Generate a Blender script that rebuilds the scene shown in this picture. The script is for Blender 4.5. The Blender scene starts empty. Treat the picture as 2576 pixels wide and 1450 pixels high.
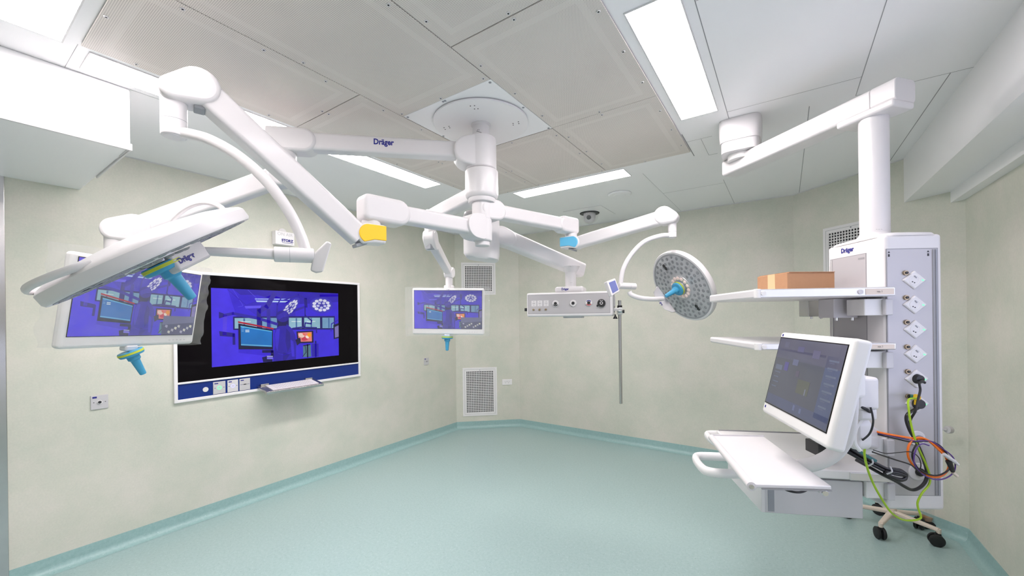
import bpy, bmesh, math, random
from mathutils import Vector, Matrix, noise
random.seed(4)
PI = math.pi
scn = bpy.context.scene
col = scn.collection
V = Vector

# ---------------------------------------------------------------- camera, world, exposure
FPX, CXP, CYP = 1013.0, 1288.0, 796.5      # focal length and principal point in pixels of the 2576x1450 frame
EYE, CEIL = 1.64, 2.855
YAW, ROLL = math.radians(34.15), math.radians(0.7)
cam_data = bpy.data.cameras.new('camera')
cam = bpy.data.objects.new('camera', cam_data); col.objects.link(cam)
cam.location = (0, 0, EYE)
cam.rotation_mode = 'QUATERNION'
cam.rotation_quaternion = (Matrix.Rotation(YAW, 4, 'Z') @ Matrix.Rotation(PI/2, 4, 'X') @ Matrix.Rotation(-ROLL, 4, 'Z')).to_quaternion()
cam_data.sensor_fit = 'HORIZONTAL'; cam_data.sensor_width = 36.0
cam_data.lens = 36.0*FPX/2576
cam_data.shift_y = (CYP-725)/2576
cam_data.clip_start = 0.02
scn.camera = cam
world = bpy.data.worlds.new('world'); scn.world = world; world.use_nodes = True
bg = world.node_tree.nodes['Background']; bg.inputs[0].default_value = (0.70, 0.74, 1.0, 1); bg.inputs[1].default_value = 2.6
scn.view_settings.view_transform = 'Standard'; scn.view_settings.look = 'None'
scn.view_settings.gamma = 1; scn.view_settings.use_curve_mapping = False
scn.view_settings.exposure = 0.0
LAMP = 33.0                                  # strength of the ceiling light diffusers

# ---------------------------------------------------------------- placing helpers
RX = V((math.cos(YAW), math.sin(YAW), 0)); DY = V((-math.sin(YAW), math.cos(YAW), 0)); UZ = V((0, 0, 1))
def G(x, d, z):
    "point given by metres to the right of, in front of the viewpoint, and height above the floor"
    return RX*x + DY*d + UZ*z
def Gd(x, d, z=0):
    return RX*x + DY*d + UZ*z
def P(px, py, d):
    "point seen at px, py in the photograph, d metres deep into the room"
    x = (px-CXP)/FPX; y = -(py-CYP)/FPX; c, s = math.cos(ROLL), math.sin(ROLL)
    return G((x*c+y*s)*d, d, EYE+(-x*s+y*c)*d)

# ---------------------------------------------------------------- materials
def mat(name, colr, rough=0.5, metal=0.0, emit=None, estr=0.0, coat=0.0, spec=None, bump=None, vary=None):
    m = bpy.data.materials.new(name); m.use_nodes = True
    nt = m.node_tree; b = nt.nodes['Principled BSDF']
    c = tuple(colr)+(1,)
    b.inputs['Base Color'].default_value = c
    b.inputs['Roughness'].default_value = rough; b.inputs['Metallic'].default_value = metal
    if coat: b.inputs['Coat Weight'].default_value = coat; b.inputs['Coat Roughness'].default_value = 0.1
    if spec is not None: b.inputs['Specular IOR Level'].default_value = spec
    if emit: b.inputs['Emission Color'].default_value = tuple(emit)+(1,); b.inputs['Emission Strength'].default_value = estr
    tc = nt.nodes.new('ShaderNodeTexCoord')
    nz = nt.nodes.new('ShaderNodeTexNoise'); nz.inputs['Scale'].default_value = (vary[0] if vary else 6.0); nz.inputs['Detail'].default_value = 4
    nt.links.new(tc.outputs['Object'], nz.inputs['Vector'])
    mx = nt.nodes.new('ShaderNodeMixRGB'); mx.blend_type = 'MIX'
    a = (vary[1] if vary else 0.02)
    mx.inputs[1].default_value = tuple(max(0, v*(1-a)) for v in colr)+(1,)
    mx.inputs[2].default_value = tuple(min(1, v*(1+a)) for v in colr)+(1,)
    nt.links.new(nz.outputs['Fac'], mx.inputs[0]); nt.links.new(mx.outputs[0], b.inputs['Base Color'])
    if bump:
        n2 = nt.nodes.new('ShaderNodeTexNoise'); n2.inputs['Scale'].default_value = bump[0]; n2.inputs['Detail'].default_value = 3
        nt.links.new(tc.outputs['Object'], n2.inputs['Vector'])
        bp = nt.nodes.new('ShaderNodeBump'); bp.inputs['Strength'].default_value = bump[1]; bp.inputs['Distance'].default_value = bump[2]
        nt.links.new(n2.outputs['Fac'], bp.inputs['Height']); nt.links.new(bp.outputs[0], b.inputs['Normal'])
    return m

def s2l(r, g, b):
    f = lambda v: (v/255/12.92) if v/255 <= 0.04045 else ((v/255+0.055)/1.055)**2.4
    return (f(r), f(g), f(b))

M = {}
M['white'] = mat('white_enamel', (0.72, 0.70, 0.705), 0.34, coat=0.12)
M['offwhite'] = mat('offwhite_plastic', (0.80, 0.785, 0.775), 0.4)
M['lightgrey'] = mat('light_grey_enamel', (0.60, 0.585, 0.60), 0.38)
M['panelgrey'] = mat('brushed_grey_panel', (0.50, 0.485, 0.50), 0.42, metal=0.25)
M['midgrey'] = mat('mid_grey_plastic', (0.30, 0.31, 0.34), 0.45)
M['gasket'] = mat('joint_grey', (0.33, 0.34, 0.36), 0.6)
M['black'] = mat('black_plastic', (0.018, 0.018, 0.02), 0.4)
M['rubber'] = mat('black_rubber', (0.012, 0.012, 0.013), 0.6)
M['glassblack'] = mat('black_glass', (0.004, 0.003, 0.004), 0.05, spec=0.12)
M['cream'] = mat('cream_enamel', (0.72, 0.62, 0.53), 0.4)
M['steel'] = mat('brushed_steel', (0.56, 0.55, 0.54), 0.26, metal=1.0, vary=(40, 0.06))
M['chrome'] = mat('chrome', (0.75, 0.75, 0.77), 0.12, metal=1.0)
M['alu'] = mat('anodised_aluminium', (0.72, 0.71, 0.72), 0.34, metal=0.7)
M['brass'] = mat('brass_stud', (0.42, 0.33, 0.22), 0.3, metal=0.9)
M['yellow'] = mat('yellow_cover', s2l(255, 200, 35), 0.35)
M['cyan'] = mat('light_blue_cover', s2l(105, 195, 235), 0.35)
M['handleblue'] = mat('blue_silicone', s2l(70, 160, 200), 0.42)
M['lime'] = mat('lime_ring', s2l(205, 215, 70), 0.45)
M['bandblue'] = mat('blue_band', s2l(18, 48, 130), 0.25)
M['logo'] = mat('dark_blue_print', s2l(28, 32, 130), 0.5)
M['print'] = mat('black_print', (0.03, 0.03, 0.035), 0.5)
M['greyprint'] = mat('grey_print', (0.3, 0.3, 0.31), 0.5)
M['redprint'] = mat('red_print', s2l(190, 60, 70), 0.5)
M['cardboard'] = mat('brown_cardboard', s2l(172, 130, 96), 0.8, vary=(60, 0.06))
M['tape'] = mat('buff_tape', s2l(215, 182, 140), 0.45)
M['cable'] = mat('black_cable', (0.016, 0.015, 0.017), 0.42)
M['orange'] = mat('orange_cable', s2l(240, 115, 20), 0.45)
M['purple'] = mat('purple_cable', s2l(85, 55, 130), 0.45)
M['earth'] = mat('yellow_green_cable', s2l(165, 200, 40), 0.45, vary=(9, 0.3))
M['earthyellow'] = mat('yellow_plug', s2l(235, 190, 20), 0.45)
M['green'] = mat('green_plug', s2l(20, 100, 80), 0.45)
M['teal'] = mat('teal_sleeve', s2l(70, 120, 125), 0.5)
M['led'] = mat('green_led', (0.1, 0.9, 0.3), 0.4, emit=(0.15, 1.0, 0.35), estr=1.2)
M['bluled'] = mat('blue_led', (0.5, 0.5, 0.9), 0.4, emit=(0.35, 0.35, 1.0), estr=1.0)
M['diffuser'] = mat('light_diffuser', (0.9, 0.9, 0.9), 0.5, emit=(1.0, 0.925, 0.935), estr=LAMP)
M['warmled'] = mat('lit_led_lens', (0.72, 0.58, 0.54), 0.12, emit=(1.0, 0.80, 0.72), estr=0.16)
M['lens'] = mat('led_lens_grey', (0.27, 0.275, 0.29), 0.18)
M['reflector'] = mat('lamp_cover_grey', (0.50, 0.50, 0.52), 0.22, coat=0.5)
M['lampring'] = mat('lamp_rim_grey', (0.33, 0.33, 0.35), 0.35)
M['dark'] = mat('dark_void', (0.012, 0.012, 0.014), 0.7)
M['filter'] = mat('dark_filter', (0.022, 0.022, 0.026), 0.8, vary=(9, 0.9))
M['bright'] = mat('bright_white_enamel', (0.90, 0.875, 0.88), 0.4)
M['paper'] = mat('white_keypad', (0.82, 0.78, 0.80), 0.5)
M['lcd'] = mat('grey_lcd', s2l(110, 118, 170), 0.15)
M['amber'] = mat('amber_liquid', s2l(170, 110, 40), 0.3)

def glassy(name, fac, colr=(1, 1, 1), rough=0.08, bump=None):
    m = bpy.data.materials.new(name); m.use_nodes = True; nt = m.node_tree; nt.nodes.clear()
    out = nt.nodes.new('ShaderNodeOutputMaterial'); mix = nt.nodes.new('ShaderNodeMixShader')
    tr = nt.nodes.new('ShaderNodeBsdfTransparent'); gl = nt.nodes.new('ShaderNodeBsdfGlossy')
    df = nt.nodes.new('ShaderNodeBsdfDiffuse'); m2 = nt.nodes.new('ShaderNodeMixShader'); m2.inputs[0].default_value = 0.45
    df.inputs[0].default_value = tuple(colr)+(1,)
    gl.inputs['Roughness'].default_value = rough; gl.inputs[0].default_value = tuple(colr)+(1,)
    tc = nt.nodes.new('ShaderNodeTexCoord'); nz = nt.nodes.new('ShaderNodeTexNoise'); nz.inputs['Scale'].default_value = bump[0] if bump else 12
    nt.links.new(tc.outputs['Object'], nz.inputs['Vector'])
    if bump:
        bp = nt.nodes.new('ShaderNodeBump'); bp.inputs['Strength'].default_value = bump[1]; bp.inputs['Distance'].default_value = 0.01
        nt.links.new(nz.outputs['Fac'], bp.inputs['Height']); nt.links.new(bp.outputs[0], gl.inputs['Normal'])
    mp = nt.nodes.new('ShaderNodeMapRange'); mp.inputs[3].default_value = fac*0.5; mp.inputs[4].default_value = fac*1.5
    nt.links.new(nz.outputs['Fac'], mp.inputs[0]); nt.links.new(mp.outputs[0], mix.inputs[0])
    nt.links.new(gl.outputs[0], m2.inputs[1]); nt.links.new(df.outputs[0], m2.inputs[2])
    nt.links.new(tr.outputs[0], mix.inputs[1]); nt.links.new(m2.outputs[0], mix.inputs[2]); nt.links.new(mix.outputs[0], out.inputs[0])
    return m
M['plastic'] = glassy('clear_plastic_film', 0.12, (0.95, 0.95, 0.97), 0.15, bump=(14, 0.8))
M['clearbox'] = glassy('clear_plastic_bottle', 0.22, (0.9, 0.92, 0.95), 0.1)
M['dome'] = glassy('clear_dome', 0.10, (1, 1, 1), 0.05)

def nodes_of(name):
    m = bpy.data.materials.new(name); m.use_nodes = True
    return m, m.node_tree, m.node_tree.nodes['Principled BSDF'], m.node_tree.nodes.new('ShaderNodeTexCoord')
def ramp(nt, stops):
    r = nt.nodes.new('ShaderNodeValToRGB'); e = r.color_ramp.elements
    while len(e) < len(stops): e.new(0.5)
    for i, (p, c) in enumerate(stops): e[i].position = p; e[i].color = tuple(c)+(1,)
    return r
def wall_material():
    m, nt, b, tc = nodes_of('mottled_green_wall_vinyl')
    n1 = nt.nodes.new('ShaderNodeTexNoise'); n1.inputs['Scale'].default_value = 2.6; n1.inputs['Detail'].default_value = 9; n1.inputs['Roughness'].default_value = 0.66
    nt.links.new(tc.outputs['Object'], n1.inputs['Vector'])
    r = ramp(nt, [(0.35, (0.645, 0.663, 0.57)), (0.5, (0.70, 0.694, 0.605)), (0.65, (0.755, 0.722, 0.645))])
    nt.links.new(n1.outputs['Fac'], r.inputs[0])
    n2 = nt.nodes.new('ShaderNodeTexNoise'); n2.inputs['Scale'].default_value = 90; n2.inputs['Detail'].default_value = 3
    nt.links.new(tc.outputs['Object'], n2.inputs['Vector'])
    mp = nt.nodes.new('ShaderNodeMapRange'); mp.inputs[3].default_value = 0.93; mp.inputs[4].default_value = 1.07
    nt.links.new(n2.outputs['Fac'], mp.inputs[0])
    mx = nt.nodes.new('ShaderNodeMixRGB'); mx.blend_type = 'MULTIPLY'; mx.inputs[0].default_value = 1
    nt.links.new(r.outputs[0], mx.inputs[1]); nt.links.new(mp.outputs[0], mx.inputs[2]); nt.links.new(mx.outputs[0], b.inputs['Base Color'])
    b.inputs['Roughness'].default_value = 0.5
    return m
M['wall'] = wall_material()
def floor_material(name, c0, c1, rough):
    m, nt, b, tc = nodes_of(name)
    n1 = nt.nodes.new('ShaderNodeTexNoise'); n1.inputs['Scale'].default_value = 55; n1.inputs['Detail'].default_value = 6; n1.inputs['Roughness'].default_value = 0.7
    nt.links.new(tc.outputs['Object'], n1.inputs['Vector'])
    r = ramp(nt, [(0.35, c0), (0.65, c1)]); nt.links.new(n1.outputs['Fac'], r.inputs[0])
    def chips(scale, thr, colr, prev):
        v = nt.nodes.new('ShaderNodeTexVoronoi'); v.inputs['Scale'].default_value = scale
        nt.links.new(tc.outputs['Object'], v.inputs['Vector'])
        lt = nt.nodes.new('ShaderNodeMath'); lt.operation = 'LESS_THAN'; lt.inputs[1].default_value = thr
        nt.links.new(v.outputs['Distance'], lt.inputs[0])
        sep = nt.nodes.new('ShaderNodeSeparateColor'); nt.links.new(v.outputs['Color'], sep.inputs[0])
        g = nt.nodes.new('ShaderNodeMath'); g.operation = 'GREATER_THAN'; g.inputs[1].default_value = 0.72
        nt.links.new(sep.outputs[0], g.inputs[0])
        mu = nt.nodes.new('ShaderNodeMath'); mu.operation = 'MULTIPLY'; nt.links.new(lt.outputs[0], mu.inputs[0]); nt.links.new(g.outputs[0], mu.inputs[1])
        mx = nt.nodes.new('ShaderNodeMixRGB'); mx.inputs[2].default_value = tuple(colr)+(1,)
        nt.links.new(mu.outputs[0], mx.inputs[0]); nt.links.new(prev, mx.inputs[1]); return mx.outputs[0]
    o = chips(70, 0.13, (0.16, 0.28, 0.28), r.outputs[0]); o = chips(60, 0.10, (0.75, 0.86, 0.86), o)
    nt.links.new(o, b.inputs['Base Color'])
    b.inputs['Roughness'].default_value = rough
    return m
M['floor'] = floor_material('speckled_teal_floor_vinyl', (0.355, 0.495, 0.485), (0.42, 0.56, 0.55), 0.30)
M['cove'] = floor_material('speckled_teal_coving', (0.31, 0.49, 0.48), (0.37, 0.55, 0.54), 0.32)
M['ceiling'] = mat('ceiling_paint', (0.93, 0.92, 0.93), 0.30, vary=(1.2, 0.02))
def perforated():
    m, nt, b, tc = nodes_of('perforated_panel_steel')
    mp = nt.nodes.new('ShaderNodeVectorMath'); mp.operation = 'SCALE'; mp.inputs['Scale'].default_value = 1/0.0064
    nt.links.new(tc.outputs['Object'], mp.inputs[0])
    sp = nt.nodes.new('ShaderNodeSeparateXYZ'); nt.links.new(mp.outputs[0], sp.inputs[0])
    def mth(op, a, bb=None):
        n = nt.nodes.new('ShaderNodeMath'); n.operation = op
        for i, q in enumerate((a, bb)):
            if q is None: continue
            if isinstance(q, (int, float)): n.inputs[i].default_value = q
            else: nt.links.new(q, n.inputs[i])
        return n.outputs[0]
    x, y = sp.outputs[0], sp.outputs[1]
    row = mth('FLOOR', y); off = mth('MULTIPLY', mth('MODULO', mth('ABSOLUTE', row), 2), 0.5)
    fx = mth('SUBTRACT', mth('FRACT', mth('ADD', x, off)), 0.5); fy = mth('SUBTRACT', mth('FRACT', y), 0.5)
    d = mth('SQRT', mth('ADD', mth('MULTIPLY', fx, fx), mth('MULTIPLY', fy, fy)))
    hole = mth('LESS_THAN', d, 0.30)
    n1 = nt.nodes.new('ShaderNodeTexNoise'); n1.inputs['Scale'].default_value = 2.2; n1.inputs['Detail'].default_value = 2
    nt.links.new(tc.outputs['Object'], n1.inputs['Vector'])
    hc = ramp(nt, [(0.35, (0.34, 0.30, 0.275)), (0.65, (0.46, 0.415, 0.38))]); nt.links.new(n1.outputs['Fac'], hc.inputs[0])
    mx = nt.nodes.new('ShaderNodeMixRGB'); mx.inputs[1].default_value = (0.80, 0.74, 0.69, 1)
    gs = nt.nodes.new('ShaderNodeSeparateXYZ'); nt.links.new(tc.outputs['Generated'], gs.inputs[0])
    ex = mth('MULTIPLY', mth('MINIMUM', gs.outputs[0], mth('SUBTRACT', 1, gs.outputs[0])), 0.65); ey = mth('MULTIPLY', mth('MINIMUM', gs.outputs[1], mth('SUBTRACT', 1, gs.outputs[1])), 0.94)
    e = mth('MINIMUM', ex, ey); band = mth('MULTIPLY', mth('GREATER_THAN', e, 0.055), mth('LESS_THAN', e, 0.085))
    seal = nt.nodes.new('ShaderNodeMixRGB'); seal.inputs[2].default_value = (0.56, 0.52, 0.48, 1)      # pale sealing frame seen through the holes
    nt.links.new(band, seal.inputs[0]); nt.links.new(hc.outputs[0], seal.inputs[1])
    nt.links.new(hole, mx.inputs[0]); nt.links.new(seal.outputs[0], mx.inputs[2]); nt.links.new(mx.outputs[0], b.inputs['Base Color'])
    b.inputs['Roughness'].default_value = 0.45
    return m
M['perf'] = perforated()
def picture_material(name, strength, wash):
    m, nt, b, tc = nodes_of(name)
    a = nt.nodes.new('ShaderNodeVertexColor'); a.layer_name = 'Col'
    nz = nt.nodes.new('ShaderNodeTexNoise'); nz.inputs['Scale'].default_value = 7; nz.inputs['Detail'].default_value = 5
    nt.links.new(tc.outputs['Object'], nz.inputs['Vector'])
    mp = nt.nodes.new('ShaderNodeMapRange'); mp.inputs[3].default_value = 0.72; mp.inputs[4].default_value = 1.28
    nt.links.new(nz.outputs['Fac'], mp.inputs[0])
    mx = nt.nodes.new('ShaderNodeMixRGB'); mx.blend_type = 'MULTIPLY'; mx.inputs[0].default_value = 1
    nt.links.new(a.outputs[0], mx.inputs[1]); nt.links.new(mp.outputs[0], mx.inputs[2])
    nt.links.new(mx.outputs[0], b.inputs['Emission Color']); b.inputs['Emission Strength'].default_value = strength
    b.inputs['Base Color'].default_value = (wash, wash, wash*1.05, 1); b.inputs['Roughness'].default_value = 0.12
    return m
M['picture'] = picture_material('wall_screen_picture', 0.80, 0.01)
M['picture2'] = picture_material('monitor_picture', 0.66, 0.04)
M['picture3'] = picture_material('dim_monitor_picture', 0.78, 0.04)

# ---------------------------------------------------------------- mesh builder
class MB:
    def __init__(s): s.v = []; s.f = []; s.m = []; s.c = []; s.cm = 0
    def add(s, vs, fs):
        n = len(s.v); s.v += [V(p) for p in vs]
        for f in fs: s.f.append([n+i for i in f]); s.m.append(s.cm)
        return s
    def mi(s, i): s.cm = i; return s
    def box(s, c, size, R=None):
        R = R or Matrix.Identity(3); x, y, z = [q/2 for q in size]; c = V(c)
        vs = [c+R@V((a*x, b*y, d*z)) for a, b, d in ((-1,-1,-1),(1,-1,-1),(1,1,-1),(-1,1,-1),(-1,-1,1),(1,-1,1),(1,1,1),(-1,1,1))]
        return s.add(vs, [(0,3,2,1),(4,5,6,7),(0,1,5,4),(1,2,6,5),(2,3,7,6),(3,0,4,7)])
    def boxb(s, x0, x1, y0, y1, z0, z1): return s.box(((x0+x1)/2, (y0+y1)/2, (z0+z1)/2), (abs(x1-x0), abs(y1-y0), abs(z1-z0)))
    def rings(s, rings, cap0=True, cap1=True, close=False):
        n = len(rings[0]); vs = [p for r in rings for p in r]; fs = []
        k = len(rings)
        for i in range(k if close else k-1):
            for j in range(n):
                a = i*n+j; b = i*n+(j+1) % n; c = ((i+1) % k)*n+(j+1) % n; d = ((i+1) % k)*n+j
                fs.append((a, b, c, d))
        if not close:
            if cap0: fs.append(tuple(range(n-1, -1, -1)))
            if cap1: fs.append(tuple(range((k-1)*n, k*n)))
        return s.add(vs, fs)
    def lathe(s, o, axis, prof, n=32, cap0=True, cap1=True):
        "prof: list of (distance along axis, radius)"
        ax = V(axis).normalized(); t = ax.orthogonal().normalized(); b = ax.cross(t); o = V(o)
        rs = [[o+ax*h+(t*math.cos(2*PI*j/n)+b*math.sin(2*PI*j/n))*max(r, 1e-5) for j in range(n)] for h, r in prof]
        return s.rings(rs, cap0, cap1)
    def cyl(s, p0, p1, r0, r1=None, n=24, ch=0.0):
        p0, p1 = V(p0), V(p1); r1 = r0 if r1 is None else r1; L = (p1-p0).length
        if ch: return s.lathe(p0, p1-p0, [(0, r0-ch), (ch*.3, r0-ch*.3), (ch, r0), (L-ch, r1), (L-ch*.3, r1-ch*.3), (L, r1-ch)], n)
        return s.lathe(p0, p1-p0, [(0, r0), (L, r1)], n)
    def tube(s, pts, r, n=10, res=6, closed=False, ry=None):
        pts = catmull([V(p) for p in pts], res) if res > 1 else [V(p) for p in pts]
        rings = []; nrm = None
        for i, p in enumerate(pts):
            t = (pts[min(i+1, len(pts)-1)]-pts[max(i-1, 0)]).normalized()
            if nrm is None: nrm = t.cross(UZ); nrm = nrm.normalized() if nrm.length > 1e-3 else t.orthogonal().normalized()
            nrm = (nrm-t*nrm.dot(t)).normalized(); b = t.cross(nrm)
            rr = r if not callable(r) else r(i/(len(pts)-1)); r2 = (ry/r if ry else 1)*rr
            rings.append([p+nrm*math.cos(2*PI*j/n)*rr+b*math.sin(2*PI*j/n)*r2 for j in range(n)])
        return s.rings(rings)
    def prism(s, pts, off):
        "closed outline of 3D points pushed along off"
        off = V(off); return s.rings([[V(p) for p in pts], [V(p)+off for p in pts]])
    def sphere(s, c, r, n=16, m=10, sc=(1, 1, 1)):
        c = V(c); rs = []
        for i in range(m+1):
            a = -PI/2+PI*i/m
            rs.append([c+V((math.cos(a)*math.cos(2*PI*j/n)*r*sc[0]+0, math.cos(a)*math.sin(2*PI*j/n)*r*sc[1], math.sin(a)*r*sc[2])) for j in range(n)])
        return s.rings(rs)
    def beam(s, p0, p1, w, h, r=0.02, w1=None, h1=None, n=4, up=UZ):
        "rounded rectangular bar"
        p0, p1 = V(p0), V(p1); t = (p1-p0).normalized(); side = t.cross(up).normalized(); u = side.cross(t).normalized()
        def sec(p, w, h):
            o = []
            for k, (sx, sy) in enumerate(((1, 1), (-1, 1), (-1, -1), (1, -1))):
                for j in range(n+1):
                    a = k*PI/2+j*PI/2/n
                    o.append(p+side*(sx*(w/2-r)+math.cos(a)*r)+u*(sy*(h/2-r)+math.sin(a)*r))
            return o
        return s.rings([sec(p0, w, h), sec(p1, w1 or w, h1 or h)])
    def pad(s, c, e, f, r, L, off, hb=None, rc=.02, n=12):
        "outline: half disc round c, squared off at distance L along e (corner radius rc), pushed along off, centred; f is up"
        c, e, f, off = V(c), V(e).normalized(), V(f), V(off); e = e-f*e.dot(f); e.normalize(); hb = r if hb is None else hb; q = []
        q += [(r*math.cos(a), r*math.sin(a)) for a in (PI/2+(PI if hb == r else PI*.85)*i/(2*n) for i in range(2*n+1))]
        q += [(L-rc+rc*math.sin(a), -hb+rc-rc*math.cos(a)) for a in (PI/2*i/5 for i in range(6))]
        q += [(L-rc+rc*math.cos(a), r-rc+rc*math.sin(a)) for a in (PI/2*i/5 for i in range(6))]
        if hb != r: q.insert(2*n+1, (r*.62, -hb))
        return s.prism([c+e*x+f*y-off/2 for x, y in q], off)
    def hull(s, c0, r0, c1, r1, off, n=14):
        "two discs joined tangentially (in the plane across off) and pushed along off, centred"
        c0, c1, off = V(c0), V(c1), V(off); e = (c1-c0); L = e.length; e = e/L; f = off.normalized().cross(e).normalized()
        a0 = math.acos(max(-1, min(1, (r0-r1)/L)))
        pts = []
        for j in range(n+1):
            a = a0+(2*PI-2*a0)*j/n; pts.append(c0+(e*math.cos(a)+f*math.sin(a))*r0)
        for j in range(n+1):
            a = -a0+2*a0*j/n; pts.append(c1+(e*math.cos(a)+f*math.sin(a))*r1)
        pts = [p-off/2 for p in pts]
        return s.prism(pts, off)
    def build(s, name, mats, parent=None, bevel=0, seg=3, smooth=True, colors=None, label=None):
        me = bpy.data.meshes.new(name)
        org = parent_world(parent)
        me.from_pydata([tuple(p-org) for p in s.v], [], s.f)
        bm = bmesh.new(); bm.from_mesh(me)
        bmesh.ops.recalc_face_normals(bm, faces=bm.faces); bm.to_mesh(me); bm.free()
        if not isinstance(mats, (list, tuple)): mats = [mats]
        for m in mats: me.materials.append(m)
        for i, p in enumerate(me.polygons): p.material_index = s.m[i]
        if colors:
            ca = me.color_attributes.new('Col', 'FLOAT_COLOR', 'CORNER')
            for i, p in enumerate(me.polygons):
                for li in p.loop_indices: ca.data[li].color = tuple(colors[i])+(1,)
        if smooth: me.shade_smooth(); me.set_sharp_from_angle(angle=math.radians(38))
        ob = bpy.data.objects.new(name, me); col.objects.link(ob)
        if parent: ob.parent = parent
        if bevel:
            b = ob.modifiers.new('bevel', 'BEVEL'); b.width = bevel; b.segments = seg; b.limit_method = 'ANGLE'; b.angle_limit = math.radians(40); b.harden_normals = False
        if smooth:
            wn_ = ob.modifiers.new('weighted_normals', 'WEIGHTED_NORMAL'); wn_.keep_sharp = True; wn_.weight = 60
        if label: ob['label'] = label
        return ob
def parent_world(p):
    w = V((0, 0, 0))
    while p: w = w+p.location; p = p.parent
    return w
def catmull(pts, res):
    if len(pts) < 3: return pts
    q = [pts[0]*2-pts[1]]+pts+[pts[-1]*2-pts[-2]]; out = []
    for i in range(1, len(q)-2):
        for k in range(res):
            t = k/res; a, b, c, d = q[i-1], q[i], q[i+1], q[i+2]
            out.append(0.5*((2*b)+(c-a)*t+(2*a-5*b+4*c-d)*t*t+(3*b-a-3*c+d)*t**3))
    out.append(pts[-1]); return out
def thing(name, loc, label, cat, group=None):
    o = bpy.data.objects.new(name, None); o.empty_display_size = 0.05; o.location = V(loc); col.objects.link(o)
    return tag(o, label, cat, group)
def tag(o, label, cat, group=None):
    o['label'] = label; o['category'] = cat
    if group: o['group'] = group
    return o
def struct(o): o['kind'] = 'structure'; return o
def text_mesh(s, txt, size, o, ex, ey, bold=0.0, sx=1.0, lift=None):
    "writing centred on o, running along ex, upright along ey"
    cu = bpy.data.curves.new('writing', 'FONT'); cu.body = txt; cu.size = size; cu.align_x = 'CENTER'; cu.align_y = 'CENTER'; cu.offset = bold; cu.resolution_u = 3
    ob = bpy.data.objects.new('writing', cu); col.objects.link(ob)
    me = bpy.data.meshes.new_from_object(ob)
    ex, ey, o = V(ex).normalized(), V(ey).normalized(), V(o)
    s.add([o+ex*v.co.x*sx+ey*v.co.y for v in me.vertices], [tuple(p.vertices) for p in me.polygons])
    bpy.data.objects.remove(ob); bpy.data.curves.remove(cu); bpy.data.meshes.remove(me)
    return s
# ---------------------------------------------------------------- the room
WL, WB = -4.0, 5.05
LA, LB = V((-4.0, 4.42, 0)), V((-3.3, 5.05, 0))
RA, RB = V((0.08, 5.05, 0)), V((1.06, 4.15, 0))
WR, WF = 1.06, -1.6
def wall(name, a, b, z0=0.0, z1=CEIL+0.1, th=0.1):
    a, b = V((a[0], a[1], 0)), V((b[0], b[1], 0)); t = (b-a).normalized(); n = V((-t.y, t.x, 0))  # n points out of the room (walls listed clockwise)
    mb = MB(); q = [a, b, b+n*th, a+n*th]
    mb.prism([p+UZ*z0 for p in q], UZ*(z1-z0))
    return struct(mb.build(name, M['wall'], smooth=False))
DY0, DY1 = -0.95, 0.27                       # the sliding door's opening in the left wall
wall('wall_left', (WL, DY1), LA)
wall('wall_left_front', (WL, WF), (WL, DY0))
wall('wall_back_left', LA, LB)
wall('wall_back', LB, RA)
wall('wall_back_right', RA, RB)
WY0, WY1, WZ0, WZ1 = 0.2, 2.3, 1.05, 2.3   # window in the right wall, beside the viewpoint
mb = MB()
mb.boxb(WR, WR+.1, WY1, 4.15, 0, CEIL+.1); mb.boxb(WR, WR+.1, WF, WY0, 0, CEIL+.1)
mb.boxb(WR, WR+.1, WY0, WY1, 0, WZ0); mb.boxb(WR, WR+.1, WY0, WY1, WZ1, CEIL+.1)
struct(mb.build('wall_right', M['wall'], smooth=False))
wall('wall_front', (WR, WF), (WL, WF))
mb = MB(); mb.boxb(WL-.15, WR+.15, WF-.15, WB+.15, -.1, 0); struct(mb.build('floor', M['floor'], smooth=False))
mb = MB(); mb.boxb(WL-.15, WR+.15, WF-.15, WB+.15, CEIL, CEIL+.1); struct(mb.build('ceiling', M['ceiling'], smooth=False))
# window in the right wall
w = struct(thing('window_1', (WR, (WY0+WY1)/2, WZ0), 'wide window in the right wall beside the viewpoint', 'window'))
mb = MB()
for y0, y1, z0, z1 in ((WY0, WY1, WZ0, WZ0+.05), (WY0, WY1, WZ1-.05, WZ1), (WY0, WY0+.05, WZ0, WZ1), (WY1-.05, WY1, WZ0, WZ1), ((WY0+WY1)/2-.025, (WY0+WY1)/2+.025, WZ0, WZ1)):
    mb.boxb(WR+.02, WR+.08, y0, y1, z0, z1)
mb.build('window_frame', M['alu'], w)
MB().boxb(WR+.045, WR+.05, WY0+.05, WY1-.05, WZ0+.05, WZ1-.05).build('pane', M['dome'], w)
# sliding door with its steel frame at the left edge
d = struct(thing('door_1', (WL, (DY0+DY1)/2, 0), 'steel framed sliding door at the left edge', 'door'))
mb = MB(); mb.boxb(WL-.11, WL+.012, DY1-.03, DY1+.035, 0, 2.565); mb.boxb(WL-.11, WL+.012, DY0-.03, DY0+.03, 0, 2.565); mb.boxb(WL-.11, WL+.012, DY0, DY1, 2.5, 2.565)
mb.build('door_frame', M['steel'], d, bevel=.004)
MB().boxb(WL-.07, WL-.03, DY0+.03, DY1-.03, .005, 2.5).build('door_leaf', M['alu'], d, bevel=.003)
MB().cyl((WL-.0, DY0+.2, .8), (WL-.0, DY0+.2, 1.5), .014).cyl((WL-.03, DY0+.2, .85), (WL, DY0+.2, .85), .008).cyl((WL-.03, DY0+.2, 1.45), (WL, DY0+.2, 1.45), .008).build('door_handle', M['steel'], d)
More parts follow.
